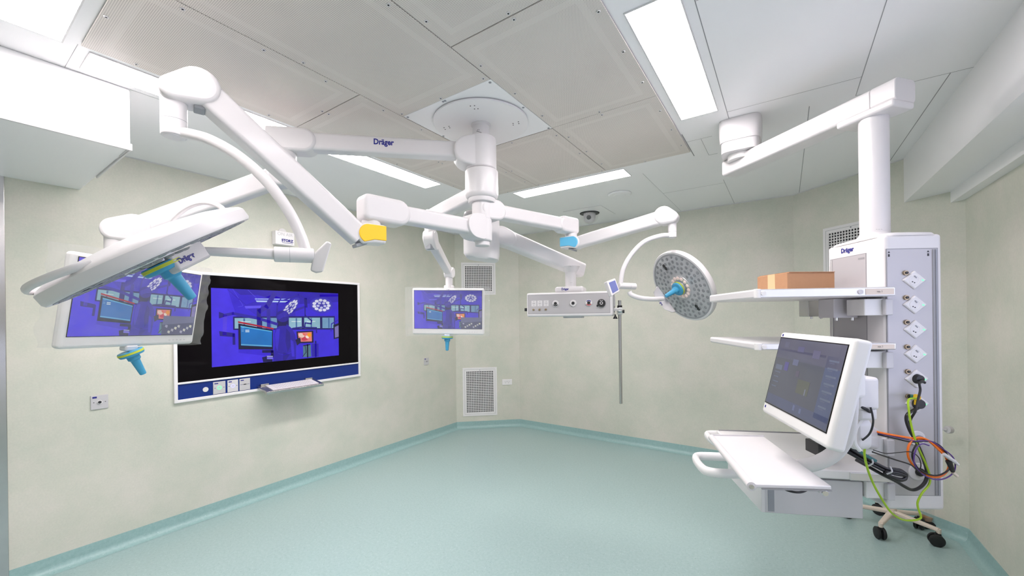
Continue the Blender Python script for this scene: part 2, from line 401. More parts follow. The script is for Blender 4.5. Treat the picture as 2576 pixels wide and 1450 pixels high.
# coved skirting
def cove(name, a, b, na, nb):
    a, b = V((a[0], a[1], 0)), V((b[0], b[1], 0))
    prof = [(0, 0.10), (0.004, 0.10), (0.006, 0.045), (0.012, 0.025), (0.024, 0.010), (0.042, 0.003), (0.06, 0.0008), (0, 0.0)]
    rs = [[p+n*x+UZ*z for x, z in prof] for p, n in ((a, na), (b, nb))]
    struct(MB().rings(rs).build(name, M['cove'], smooth=True))
def inn(a, b): t = (V((b[0], b[1], 0))-V((a[0], a[1], 0))).normalized(); return V((t.y, -t.x, 0))
pl = [(WL, DY1+.03), LA, LB, RA, RB, (WR, WF), (WL, WF), (WL, DY0-.03)]
ns = [inn(pl[i], pl[i+1]) for i in range(len(pl)-1)]
def miter(n1, n2): m = (n1+n2); return m/(m.dot(n1))
nm = ['baseboard_left', 'baseboard_back_left', 'baseboard_back', 'baseboard_back_right', 'baseboard_right', 'baseboard_front', 'baseboard_left_front']
for i, n in enumerate(nm):
    na = ns[i] if i == 0 else miter(ns[i-1], ns[i]); nb = ns[i] if i == len(ns)-1 else miter(ns[i], ns[i+1])
    cove(n, pl[i], pl[i+1], na, nb)
# boxed soffits
mb = MB(); mb.boxb(WL, -2.83, WF, 0.63, 2.545, CEIL); struct(mb.build('trim_1', M['ceiling'], bevel=.006))
mb = MB(); mb.boxb(-3.0, -2.83-.004, 0.622, 0.634, 2.54, 2.56); mb.boxb(-3.55, -2.824, .628, .636, 2.535, 2.565); mb.boxb(-2.834, -2.822, WF, .636, 2.533, 2.567); struct(mb.build('trim_2', M['white'], bevel=.002))
def cutslab(x0, x1, z0, z1):
    "slab running along the right wall, its far end cut along the chamfer wall"
    ch = lambda x: RA.y+(x-RA.x)*(RB.y-RA.y)/(RB.x-RA.x)
    return MB().prism([V((x0, WF, z0)), V((x1, WF, z0)), V((x1, ch(x1), z0)), V((x0, ch(x0), z0))], UZ*(z1-z0))
struct(cutslab(0.79, 0.81, 2.505, CEIL).build('trim_3', M['ceiling'], smooth=False))
struct(cutslab(0.81, 1.0, 2.505, 2.53).build('trim_4', M['ceiling'], smooth=False))
struct(cutslab(1.0, WR, 2.425, 2.53).build('trim_5', M['ceiling'], smooth=False))
# narrow cornice bead where walls meet the ceiling
def bead(name, a, b):
    a, b = V((a[0], a[1], CEIL)), V((b[0], b[1], CEIL)); n = inn(a, b)
    struct(MB().rings([[p, p+n*.008, p+n*.008-UZ*.004, p-UZ*.008] for p in (a, b)]).build(name, M['white'], smooth=False))
bead('trim_6', (WL, .63), LA); bead('trim_7', LA, LB); bead('trim_8', LB, RA); bead('trim_9', RA, (0.79, 4.4)); 
# panel seams of the ceiling
mb = MB()
def seam(x0, y0, x1, y1, w=.003):
    mb.boxb(min(x0, x1)-(w/2 if x0 == x1 else 0), max(x0, x1)+(w/2 if x0 == x1 else 0), min(y0, y1)-(w/2 if y0 == y1 else 0), max(y0, y1)+(w/2 if y0 == y1 else 0), CEIL-.0008, CEIL+.001)
seam(-.277, .4, -.277, 3.0, .0035); seam(.13, 2.95, .13, 5.05, .004); seam(.34, -1, .34, 2.96); seam(.71, 2.96, .71, 4.47, .004)
seam(.34, 2.96, .79, 2.96, .002); seam(-.45, 4.1, -.45, 5.05, .003); seam(-2.83, .40, -2.55, .40, .002); seam(-.277, 2.74, .34, 2.74, .0015)
seam(-.565, 2.9, -.565, 3.35, .006); seam(-.47, 3.05, -.47, 3.4, .002); seam(-.565, 3.05, -.40, 3.05, .0015); seam(-.47, 3.4, -.41, 3.4, .0025); seam(-2.83, .63, -2.83, .75, .002)
seam(-1.0, 3.5, -1.0, 5.05, .0015); seam(-1.0, 4.2, -.45, 4.2, .0015); seam(-.277, 1.7, .34, 1.7, .0015)
struct(mb.build('trim_10', M['greyprint'], smooth=False))

# ---------------------------------------------------------------- ceiling lights
def ceiling_light(x0, x1, y0, y1, label):
    t = thing('ceiling_light', ((x0+x1)/2, (y0+y1)/2, CEIL), label, 'ceiling light', 'recessed light panels in the ceiling')
    MB().boxb(x0, x1, y0, y1, CEIL-.004, CEIL-.0005).build('diffuser', M['diffuser'], t, smooth=False)
    mb = MB(); f = .006
    for a, b, c, e in ((x0-f, x0, y0-f, y1+f), (x1, x1+f, y0-f, y1+f), (x0, x1, y0-f, y0), (x0, x1, y1, y1+f)): mb.boxb(a, b, c, e, CEIL-.005, CEIL)
    mb.build('frame', M['white'], t, smooth=False)
ceiling_light(-2.775, -2.580, 0.446, 2.672, 'longest ceiling light panel, running behind the arms beside the left wall')
ceiling_light(-0.521, -0.322, 1.606, 2.675, 'bright ceiling light panel right of the perforated ceiling, above the right pendant arm')
ceiling_light(-2.195, -1.100, 3.290, 3.485, 'narrow ceiling light panel at the back, beyond the perforated ceiling')
ceiling_light(-2.575, -1.470, 0.165, 0.354, 'ceiling light panel cut by the top left corner, above the white soffit')
ceiling_light(-0.521, -0.322, 0.446, 1.48, 'ceiling light panel nearest the viewpoint, right of the perforated ceiling')

# ---------------------------------------------------------------- perforated ceiling panels
def perf_panel(x0, x1, y0, y1, label, screws):
    g = .002; t = thing('perforated_ceiling_panel', ((x0+x1)/2, (y0+y1)/2, CEIL), label, 'ceiling panel', 'perforated panels of the air outlet ceiling')
    MB().boxb(x0+g, x1-g, y0+g, y1-g, CEIL-.010, CEIL-.004).build('panel', M['perf'], t, bevel=.0015, seg=1)
    mb = MB(); mb.boxb(x0+.055, x1-.055, y0+.055, y1-.055, CEIL-.0035, CEIL-.0005); mb.build('backing', M['gasket'], t, smooth=False)
    for sx, sy in screws:
        MB().cyl((sx, sy, CEIL-.0104), (sx, sy, CEIL-.0125), .009, .008, n=12).mi(1).cyl((sx, sy, CEIL-.0120), (sx, sy, CEIL-.0130), .0040, n=10).build('screw', [M['alu'], M['dark']], t)
PX = [-2.535, -1.885, -1.225, -0.570]; PY = [0.405, 1.343, 2.290, 3.232]
cols = ('left', 'right')
for ci, (a, b) in enumerate(((0, 1), (2, 3))):
    for r in range(3):
        x0, x1, y0, y1 = PX[a], PX[b], PY[r], PY[r+1]
        sc = [(x, y) for x in (x0+.03, x1-.03) for y in (y0+.03+(y1-y0-.06)*k/3 for k in (0.5, 1.5, 2.5))]+[((x0+x1)/2, y) for y in (y0+.02, y1-.02)]
        perf_panel(x0, x1, y0, y1, 'perforated ceiling panel, %s in the row along the %s ceiling light' % (['nearest', 'middle one', 'farthest'][r], ['long left', 'wide right'][ci]), sc)
for r, (y0, y1) in enumerate(((0.405, 1.640), (2.297, 3.232))):
    x0, x1 = PX[1], PX[2]
    sc = [(x, y) for x in (x0+.025, x1-.025) for y in (y0+.1, (y0+y1)/2, y1-.03)]+[((x0+x1)/2, y) for y in (y0+.02, y1-.02)]
    perf_panel(x0, x1, y0, y1, ['perforated ceiling panel in front of the round ceiling mount', 'perforated ceiling panel behind the round ceiling mount'][r], sc)
# the white square plate round the boom
t = thing('ceiling_cover_plate', (-1.555, 1.968, CEIL), 'white square metal plate round the boom mount, flush among the perforated panels', 'ceiling plate')
MB().boxb(-1.883, -1.227, 1.642, 2.295, CEIL-.008, CEIL-.002).build('plate', M['ceiling'], t, bevel=.0015, seg=1)
for sx, sy in ((-1.865, 1.66), (-1.245, 1.66), (-1.245, 2.28), (-1.865, 2.28), (-1.555, 1.655), (-1.57, 1.655), (-1.24, 1.97), (-1.87, 1.97)):
    MB().cyl((sx, sy, CEIL-.0085), (sx, sy, CEIL-.0105), .007, n=10).build('screw', M['midgrey'], t)

# ---------------------------------------------------------------- vents, sockets, wall things
def frame_on(a, b):
    a, b = V((a[0], a[1], 0)), V((b[0], b[1], 0)); t = (b-a).normalized(); n = inn(a, b)
    return Matrix((t, n, UZ)).transposed()       # local x along the wall, y into the room, z up
def vent(R, c, w, h, nx, nz, label):
    c = V(c); t = thing('air_vent', c, label, 'vent', 'gridded air vents in the chamfered corners')
    L = lambda x, y, z: c+R@V((x, y, z))
    mb = MB(); b = .052
    for x0, x1, z0, z1 in ((-w/2, w/2, -h/2, -h/2+b), (-w/2, w/2, h/2-b, h/2), (-w/2, -w/2+b, -h/2+b, h/2-b), (w/2-b, w/2, -h/2+b, h/2-b)):
        mb.box(L((x0+x1)/2, .004, (z0+z1)/2), (x1-x0, .010, z1-z0), R)
    mb.build('frame', M['bright'], t, smooth=False)
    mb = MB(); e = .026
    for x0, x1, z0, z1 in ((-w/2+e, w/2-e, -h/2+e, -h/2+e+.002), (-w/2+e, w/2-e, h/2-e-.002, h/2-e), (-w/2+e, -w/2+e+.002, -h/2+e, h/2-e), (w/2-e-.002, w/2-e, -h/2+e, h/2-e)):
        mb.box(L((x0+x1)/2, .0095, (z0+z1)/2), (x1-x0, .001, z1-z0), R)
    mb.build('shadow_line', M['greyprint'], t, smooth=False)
    W, Hh = w-2*b, h-2*b; mb = MB(); bw = W/nx*0.32
    for i in range(nx+1): mb.box(L(-W/2+W*i/nx, .003, 0), (bw, .012, Hh+bw), R)
    for i in range(nz+1): mb.box(L(0, .003, -Hh/2+Hh*i/nz), (W+bw, .0119, bw), R)
    mb.build('grille', M['bright'], t, smooth=False)
    MB().box(L(0, .0005, 0), (W, .002, Hh), R).build('filter', M['filter'], t, smooth=False)
    MB().cyl(L(0, .008, h/2-.037), L(0, .011, h/2-.037), .006, n=12).build('screw', M['midgrey'], t)
RL = frame_on(LA, LB); RR = frame_on(RA, RB)
tl = (LB-LA).normalized(); tr = (RB-RA).normalized()
vent(RL, ((-3.932-3.557)/2, (4.482+4.819)/2, 2.203), .504, .475, 16, 15, 'upper gridded air vent behind the small hanging monitor')
vent(RL, ((-3.926-3.559)/2, (4.486+4.817)/2, .535), .504, .712, 16, 24, 'tall gridded air vent low on the wall, above the skirting')
c = RA+tr*((V((.311, 4.838, 0))-RA).length+.252); vent(RR, (c.x, c.y, 2.165), .504, .54, 16, 17, 'gridded air vent partly hidden behind the right pendant column')

def wall_outlet(R, c, w, h, label):
    t = thing('wall_socket', c, label, 'wall socket'); c = V(c); L = lambda x, y, z: c+R@V((x, y, z))
    MB().box(L(0, .005, 0), (w, .01, h), R).build('plate', M['bright'], t, bevel=.003)
    for sx in (-.022, .022):
        mb = MB()
        for dx, dz in ((-.011, .006), (.011, .006), (0, -.012)): mb.box(L(sx+dx, .0102, dz), (.0035, .001, .010), R)
        mb.build('socket_slots', M['print'], t, smooth=False)
wall_outlet(RL, (-3.4425, 4.922, .663), .147, .085, 'white double wall socket to the right of the tall low vent')

RW = Matrix(((0, 1, 0), (1, 0, 0), (0, 0, 1)))   # left wall: local x = +Y, local y = +X (into the room)
RW = Matrix((V((0, 1, 0)), V((1, 0, 0)), UZ)).transposed()
def LW(y, d, z): return V((WL+d, y, z))
def control_plate(y, z, w, h, label, big=True):
    t = thing('wall_plate', LW(y, 0, z), label, 'wall plate')
    MB().box(LW(y, .004, z), (w, .008, h), RW).build('plate', M['lightgrey'], t, bevel=.002)
    MB().cyl(LW(y, .008, z), LW(y, .013, z), .014 if big else .010, n=20).build('ring', M['offwhite'], t)
    MB().cyl(LW(y, .013, z), LW(y, .016, z), .009 if big else .006, n=16).build('connector', M['print'], t)
    MB().box(LW(y-w*.28, .0085, z+h*.36), (w*.25, .001, h*.12), RW).build('mark', M['logo'], t, smooth=False)
    for s in (-1, 1): MB().box(LW(y+s*w*.33, .0085, z), (.006, .001, .004), RW).build('slot', M['print'], t, smooth=False)
control_plate(.711, 1.073, .088, .098, 'square grey wall plate with a central connector, below the big left monitor')
control_plate(3.828, 1.05, .085, .092, 'small grey wall plate low on the left wall, below the small hanging monitor', False)

# little lit sign above the wall display
t = thing('wall_sign', LW(1.965, 0, 2.41), 'small white wall sign box reading ON AIR, above the wall display', 'sign')
MB().box(LW(1.965, .035, 2.41), (.175, .07, .125), RW).build('box', M['bright'], t, bevel=.004)
text_mesh(MB(), 'ON AIR', .042, LW(1.965, .0706, 2.445), (0, 1, 0), UZ).build('writing', M['lightgrey'], t, smooth=False)
text_mesh(MB(), 'STORZ', .034, LW(1.985, .0707, 2.388), (0, 1, 0), UZ, bold=.002).box(LW(1.985, .0707, 2.366), (.10, .0005, .004), RW).build('lettering', M['logo'], t, smooth=False)
MB().cyl(LW(1.97, .0, 2.475), LW(1.97, .012, 2.475), .038, n=24).build('cable_cover', M['offwhite'], t)

# ---------------------------------------------------------------- security camera and ceiling disc
c = V((-1.90, 4.46, CEIL))
t = thing('dome_camera', c, 'clear dome security camera on a square ceiling plate above the supply box', 'camera')
mb = MB().boxb(c.x-.23, c.x+.23, c.y-.23, c.y+.23, CEIL-.006, CEIL-.001); mb.build('plate', M['ceiling'], t, bevel=.002)
MB().lathe(c-UZ*.0065, -UZ, [(0, .115), (.006, .112)], 32).build('recess', M['dark'], t)
MB().lathe(c-UZ*.012, -UZ, [(0, .07), (.02, .072), (.05, .07)], 28).sphere(c-UZ*.062, .07, 24, 12, (1, 1, .95)).build('housing', M['lightgrey'], t)
dr = (V((0, 0, EYE))-(c-UZ*.05)).normalized()
MB().cyl(c-UZ*.055+dr*.055-RX*.01, c-UZ*.055+dr*.078-RX*.01, .026, n=20).build('lens', M['black'], t)
MB().lathe(c-UZ*.006, -UZ, [(0, .105), (.03, .105), (.07, .095), (.105, .065), (.12, .03), (.124, .001)], 32, cap0=False).build('dome', M['dome'], t)
c = V((-1.36, 3.95, CEIL))
t = tag(MB().lathe(c-UZ*.001, -UZ, [(0, .115), (.006, .115), (.016, .105), (.018, .06), (.020, .058), (.021, .0)], 36).build('ceiling_disc', M['ceiling']), 'flat round white disc on the ceiling, right of the dome camera', 'ceiling disc')
# ---------------------------------------------------------------- the operating theatre picture shown on the screens
def picture_shapes():
    L = []                                     # (layer, colour, outline in picture units of the photographed wall screen)
    B = lambda r, g, b: s2l(r, g, b)
    def poly(l, c, *p): L.append((l, c, p))
    def rect(l, c, x0, y0, x1, y1): poly(l, c, (x0, y0), (x1, y0), (x1, y1), (x0, y1))
    def ell(l, c, x, y, rx, ry, rot=0, n=18):
        ca, sa = math.cos(rot), math.sin(rot)
        poly(l, c, *[(x+rx*math.cos(2*PI*i/n)*ca-ry*math.sin(2*PI*i/n)*sa, y+rx*math.cos(2*PI*i/n)*sa+ry*math.sin(2*PI*i/n)*ca) for i in range(n)])
    def bar(l, c, w, *p):
        for a, b in zip(p, p[1:]):
            dx, dy = b[0]-a[0], b[1]-a[1]; q = math.hypot(dx, dy); nx, ny = -dy/q*w/2, dx/q*w/2; ex, ey = dx/q*w*.3, dy/q*w*.3
            poly(l, c, (a[0]+nx-ex, a[1]+ny-ey), (b[0]+nx+ex, b[1]+ny+ey), (b[0]-nx+ex, b[1]-ny+ey), (a[0]-nx-ex, a[1]-ny-ey))
    blue, mid, deep, navy, lav = B(72, 48, 245), B(58, 34, 225), B(46, 26, 190), B(22, 14, 110), B(100, 85, 250)
    # walls and ceiling of the pictured room, as vertical fields
    rect(0, mid, 400, 200, 1560, 1000)
    poly(1, blue, (400, 260), (520, 260), (590, 540), (600, 860), (900, 900), (900, 1000), (400, 1000))
    poly(1, deep, (560, 260), (1560, 260), (1560, 400), (1050, 420), (760, 330), (620, 330))
    poly(1, B(52, 32, 205), (880, 330), (1100, 400), (1100, 540), (760, 530), (640, 430))
    poly(2, lav, (650, 432), (790, 428), (780, 452), (660, 455))
    bar(2, lav, 3, (560, 270), (640, 430), (600, 440)); bar(2, lav, 3, (680, 285), (760, 370)); bar(2, deep, 4, (520, 280), (660, 420))
    poly(2, B(165, 185, 255), (735, 362), (1050, 366), (1040, 377), (738, 373)); poly(2, B(190, 215, 255), (742, 381), (1030, 387), (1005, 400), (752, 396))
    rect(1, B(40, 24, 175), 1350, 330, 1560, 350); rect(1, B(60, 38, 230), 1100, 655, 1560, 1000)
    # window strip
    win = B(120, 165, 205); winh = B(150, 195, 215)
    rect(2, navy, 560, 528, 1515, 650)
    for x0, x1, c in ((572, 750, winh), (795, 925, win), (1035, 1160, winh), (1185, 1350, winh), (1375, 1503, win)): rect(3, c, x0, 542, x1, 638)
    for x0, x1 in ((600, 700), (1060, 1150), (1210, 1300)): rect(4, B(215, 235, 240), x0, 572, x1, 580)
    for x in (640, 860, 1100, 1250, 1440): rect(4, B(70, 110, 170), x, 545, x+14, 636)
    # ceiling arms
    arm = B(48, 34, 175); armd = B(34, 22, 140)
    bar(5, arm, 42, (905, 320), (835, 440), (775, 480)); bar(5, armd, 34, (768, 465), (768, 640)); bar(5, arm, 30, (850, 470), (850, 640))
    bar(5, arm, 26, (500, 515), (560, 500), (760, 545), (925, 600)); bar(5, B(85, 60, 235), 30, (500, 520), (495, 690)); poly(5, armd, (455, 485), (490, 500), (495, 530), (455, 545))
    poly(5, armd, (455, 660), (570, 680), (570, 715), (460, 705)); bar(5, armd, 20, (565, 690), (565, 780))
    bar(5, arm, 12, (1000, 300), (930, 420), (925, 500)); bar(5, arm, 12, (990, 380), (1130, 330), (1240, 380))
    bar(5, armd, 30, (1200, 370), (1205, 440)); bar(5, arm, 20, (1200, 440), (1060, 485)); bar(5, armd, 12, (1195, 455), (1195, 520), (1262, 570), (1255, 598), (1195, 590), (1190, 630))
    bar(5, armd, 12, (1070, 640), (1150, 630), (1310, 635), (1312, 680)); bar(5, arm, 10, (1470, 665), (1475, 600), (1550, 565))
    # round lamps with their petals
    def lamp(x, y, rx, ry, rot):
        ell(5, B(60, 48, 200), x, y, rx*1.18, ry*1.2, rot, 26); ca, sa = math.cos(rot), math.sin(rot)
        ell(6, B(75, 70, 190), x, y, rx, ry, rot, 26)
        for k in range(11):
            a = 2*PI*k/11; px, py = math.cos(a)*rx*.74, math.sin(a)*ry*.74
            ell(7, B(228, 228, 250), x+px*ca-py*sa, y+px*sa+py*ca, rx*.195, ry*.21, rot, 9)
        for k in range(5):
            a = 2*PI*k/5+.3; px, py = math.cos(a)*rx*.36, math.sin(a)*ry*.36
            ell(7, B(205, 205, 245), x+px*ca-py*sa, y+px*sa+py*ca, rx*.16, ry*.17, rot, 8)
        ell(8, B(70, 60, 180), x, y, rx*.17, ry*.2, rot, 10)
    lamp(1368, 428, 108, 62, 0.05); lamp(1048, 452, 108, 42, -0.80)
    # the screen on the left of the picture
    poly(8, B(185, 30, 60), (598, 570), (893, 636), (893, 650), (598, 586))
    poly(8, B(14, 10, 60), (600, 592), (888, 655), (886, 833), (600, 828)); poly(9, B(20, 120, 205), (617, 612), (880, 664), (877, 810), (619, 794))
    poly(10, B(95, 190, 235), (617, 612), (880, 664), (880, 672), (617, 624)); poly(10, B(110, 190, 235), (619, 780), (877, 797), (877, 806), (619, 790))
    for x, y in ((655, 650), (655, 664)): rect(10, B(225, 240, 250), x, y, x+32, y+8)
    for x, y in ((625, 632), (625, 650), (625, 662)): rect(10, B(160, 210, 240), x, y, x+18, y+3)
    bar(8, B(20, 14, 90), 26, (800, 850), (880, 850), (880, 900)); rect(9, B(190, 195, 250), 832, 892, 884, 900); rect(9, B(130, 120, 240), 832, 903, 884, 922); poly(8, B(16, 10, 80), (790, 905), (885, 880), (880, 950), (800, 950))
    # the surgeon seen from behind
    gown = B(44, 26, 178); gownd = B(34, 20, 150); gownl = B(62, 42, 215)
    poly(10, gown, (948, 615), (1015, 600), (1062, 640), (1095, 700), (1102, 800), (1098, 930), (885, 945), (905, 800), (900, 690), (915, 640))
    poly(11, gownl, (920, 650), (950, 640), (940, 760), (925, 850), (908, 800), (905, 690)); poly(11, gownd, (1010, 640), (1045, 680), (1050, 800), (1020, 860), (1000, 760))
    poly(11, gownd, (980, 860), (1040, 880), (1000, 935), (975, 935)); bar(11, gownl, 4, (930, 870), (985, 885), (1060, 860)); poly(11, gownl, (1045, 740), (1075, 760), (1085, 900), (1060, 900))
    poly(11, B(20, 14, 95), (930, 560), (1020, 575), (1010, 615), (940, 618)); ell(12, B(42, 28, 160), 978, 528, 62, 54, 0.1); poly(13, B(56, 40, 190), (925, 520), (1000, 480), (1035, 505), (940, 560))
    bar(12, lav, 3, (920, 545), (1040, 520)); poly(12, B(16, 12, 70), (1095, 745), (1140, 725), (1150, 770), (1110, 798))
    # the bright screen to the right of the surgeon and its stand
    poly(10, B(14, 8, 60), (1106, 668), (1276, 662), (1278, 772), (1115, 778)); poly(11, B(235, 130, 130), (1120, 680), (1260, 673), (1261, 760), (1146, 764), (1146, 735), (1125, 728))
    ell(12, B(250, 215, 200), 1155, 705, 30, 20, 0.3); ell(12, B(255, 160, 30), 1235, 700, 22, 20, 0.2); ell(12, B(215, 60, 90), 1190, 735, 34, 18, -0.2); ell(13, B(255, 235, 220), 1212, 720, 18, 12, 0.5); ell(13, B(245, 110, 90), 1180, 695, 14, 9, 0.5)
    poly(9, B(85, 130, 150), (1170, 800), (1248, 790), (1252, 900), (1170, 905)); bar(10, B(20, 16, 60), 9, (1175, 800), (1240, 790)); bar(10, B(20, 16, 60), 6, (1190, 800), (1200, 860), (1165, 900)); bar(10, B(14, 10, 60), 14, (1215, 790), (1215, 905))
    bar(9, B(20, 12, 120), 16, (1300, 760), (1300, 900)); rect(9, B(40, 24, 180), 1260, 780, 1330, 900)
    poly(9, B(14, 10, 60), (1497, 610), (1560, 592), (1560, 728), (1500, 738)); poly(10, B(130, 120, 190), (1512, 628), (1560, 612), (1560, 715), (1514, 725))
    return L
SHAPES = picture_shapes()
def picture(o, ex, ey, w, h, name, mt, parent, dim=1.0, inset=False, lift=0.00012):
    "picture centred on o; ex to the right, ey upward; built of thin coloured fields"
    ex, ey, o = V(ex).normalized(), V(ey).normalized(), V(o); n = ex.cross(ey)
    mb = MB(); cs = []
    def uv(x, y):
        x = min(1557, max(400, x)); u = (x-400)/1157; yt = 267+55*u; yb = 987-102*u
        # shapes were traced with the picture's own foreshortening; undo it
        v = min(1, max(0, (y-yt)/(yb-yt))); return u, v
    def put(l, c, q):
        mb.add([o+ex*((u-.5)*w)+ey*((.5-v)*h)+n*(lift*(l+1)) for u, v in q], [tuple(range(len(q)-1, -1, -1))]); cs.append(tuple(k*dim for k in c))
    for l, c, p in SHAPES:
        q = []
        for x, y in p:
            a = uv(x, y)
            if not q or (abs(q[-1][0]-a[0])+abs(q[-1][1]-a[1])) > 1e-5: q.append(a)
        if len(q) >= 3: put(l, c, q)
    if inset:
        g = s2l(105, 108, 150); put(15, g, [(.69, .70), (1, .70), (1, 1), (.69, 1)]); put(16, s2l(75, 78, 120), [(.69, .84), (1, .80), (1, 1), (.69, 1)])
        for k in range(9):
            x = .72+.03*k; y = .84+.03*((k*7) % 4); put(17, s2l(170+(k*37) % 60, 170+(k*37) % 60, 200), [(x, y), (x+.022, y+.01), (x+.016, y+.05), (x-.006, y+.03)])
    return mb.build(name, mt, parent, smooth=False, colors=cs)

# ---------------------------------------------------------------- wall display on the left wall
t = thing('wall_display', LW(1.96, 0, 1.5), 'big black glass wall display with a blue control strip, showing an operating theatre', 'display')
Y0, Y1, Z0, Z1 = 1.125, 2.805, .985, 2.040
mb = MB(); f = .024
for a, b, c, e in ((Y0, Y1, Z0, Z0+f), (Y0, Y1, Z1-f, Z1), (Y0, Y0+f, Z0+f, Z1-f), (Y1-f, Y1, Z0+f, Z1-f), (Y0+f, Y1-f, 1.130, 1.146)): mb.boxb(WL, WL+.022, a, b, c, e)
mb.build('frame', M['bright'], t, bevel=.004)
MB().boxb(WL, WL+.010, Y0+f, Y1-f, 1.146, Z1-f).build('glass_panel', M['glassblack'], t, smooth=False)
picture(LW(1.963, .0102, 1.577), (0, 1, 0), UZ, 1.163, .668, 'screen_picture', M['picture'], t)
MB().boxb(WL, WL+.010, Y0+f, Y1-f, Z0+f, 1.130).build('control_strip', M['bandblue'], t, smooth=False)
MB().cyl(LW(1.335, .010, 1.064), LW(1.335, .013, 1.064), .020, n=24).build('round_button', M['offwhite'], t)
for y, w, nm_, led in ((1.432, .090, 'lightgrey', 'led'), (1.533, .082, 'white', 'bluled'), (1.627, .085, 'lightgrey', None)):
    q = MB().box(LW(y, .013, 1.065), (w, .008, .103), RW).build('control_module', M[nm_], t, bevel=.002)
    if led:
        MB().lathe(LW(y, .0175, 1.065), (1, 0, 0), [(0, .016), (.001, .016), (.001, .011), (0, .011)], 22, False, False).build('lit_ring', M[led], q)
    mb = MB()
    for s in (-1, 1): mb.box(LW(y+s*w*.36, .0175, 1.065), (.006, .001, .005), RW)
    mb.box(LW(y-w*.25, .0175, 1.102), (w*.3, .001, .008), RW)
    mb.build('marks', M['logo'], q, smooth=False)
    if not led: MB().box(LW(y, .0175, 1.065), (.022, .001, .008), RW).box(LW(y-.018, .0175, 1.065), (.005, .001, .005), RW).box(LW(y+.018, .0175, 1.065), (.005, .001, .005), RW).build('buttons', M['print'], q, smooth=False)
# fold-down stainless shelf
sy0, sy1 = 1.725, 2.258
RK = RW @ Matrix.Rotation(-math.atan(.035/.18), 3, 'X')
mb = MB().box(LW((sy0+sy1)/2, .112, 1.002), (sy1-sy0, .185, .028), RK)
mb.build('fold_down_shelf', M['steel'], t, bevel=.006)
for y in (sy0+.06, sy1-.06): MB().box(LW(y, .022, 1.036), (.07, .03, .022), RW).cyl(LW(y-.035, .03, 1.038), LW(y+.035, .03, 1.038), .008, n=12).build('hinge', M['steel'], t, bevel=.002)
k = thing('membrane_keyboard', LW(2.0, .11, 1.017), 'flat white keyboard pad lying on the steel shelf of the wall display', 'keyboard')
KP = lambda y, a, h: LW(y, .112, 1.002)+RK@V((0, a, h))
MB().box(KP(2.0, .0, .0165), (.43, .145, .005), RK).build('pad', M['paper'], k, bevel=.001, seg=1)
mb = MB()
for r in range(4):
    for i in range(15): mb.box(KP(1.835+i*.0235, -.048+r*.030, .0192), (.014, .014, .0006), RK)
mb.build('printed_keys', M['lightgrey'], k, smooth=False)

# ---------------------------------------------------------------- theatre monitors
def monitor(t, o, ex, ey, dim, mt, logo=True):
    "white slab monitor; o is the picture's centre, ex right and ey up in the plane of the screen"
    ex, ey = V(ex).normalized(), V(ey).normalized(); n = ex.cross(ey).normalized(); R = Matrix((ex, ey, n)).transposed(); L = lambda x, y, z: V(o)+R@V((x, y, z))
    W, H_ = .642, .413
    MB().box(L(0, -.0175, -.024), (W, H_, .046), R).build('housing', M['offwhite'], t, bevel=.016, seg=4)
    MB().box(L(0, -.0175, -.052), (W*.72, H_*.72, .03), R).build('rear_cover', M['offwhite'], t, bevel=.02)
    MB().box(L(0, 0, -.0006), (.606, .343, .0012), R).build('glass_panel', M['glassblack'], t, smooth=False)
    picture(L(0, 0, .0004), ex, ey, .6, .3375, 'screen_picture', mt, t, dim, inset=True, lift=.00008)
    mb = MB()
    for i in range(5): mb.box(L(.17+i*.022, -.197, -.0008), (.009, .0035, .001), R)
    mb.build('control_marks', M['lightgrey'], t, smooth=False)
    if logo: text_mesh(MB(), 'Dräger', .012, L(0, .1795, -.0007), ex, ey).build('lettering', M['logo'], t, smooth=False)
    return L, R
def sterile_handle(name, t, o, ax, s=1.0, flange=.045, wing=False):
    "blue silicone grip: flange, collar, tapering stem"
    ax = V(ax).normalized(); o = V(o)
    h = MB().lathe(o, ax, [(0, flange*.97), (.002, flange), (.018, flange), (.024, flange*.93), (.027, .026), (.045, .0255), (.050, .0195), (.052, .0185), (.125, .0135), (.129, .011), (.131, .001)], 28).build(name, M['handleblue'], t)
    MB().lathe(o, ax, [(.004, flange-.001), (.0045, flange+.002), (.007, flange+.002), (.0075, flange+.0006), (.0105, flange+.0006), (.011, flange+.002), (.0135, flange+.002), (.014, flange-.001)], 28).build('lime_ring', M['lime'], h)
    return h
def film(name, pts_fn, nu, nv, label, parent_loc):
    mb = MB(); vs = [pts_fn(i/nu, j/nv) for j in range(nv+1) for i in range(nu+1)]
    mb.add(vs, [(j*(nu+1)+i, j*(nu+1)+i+1, (j+1)*(nu+1)+i+1, (j+1)*(nu+1)+i) for j in range(nv) for i in range(nu)])
    return tag(mb.build(name, M['plastic']), label, 'plastic cover', 'clear plastic bags over the hanging monitors')
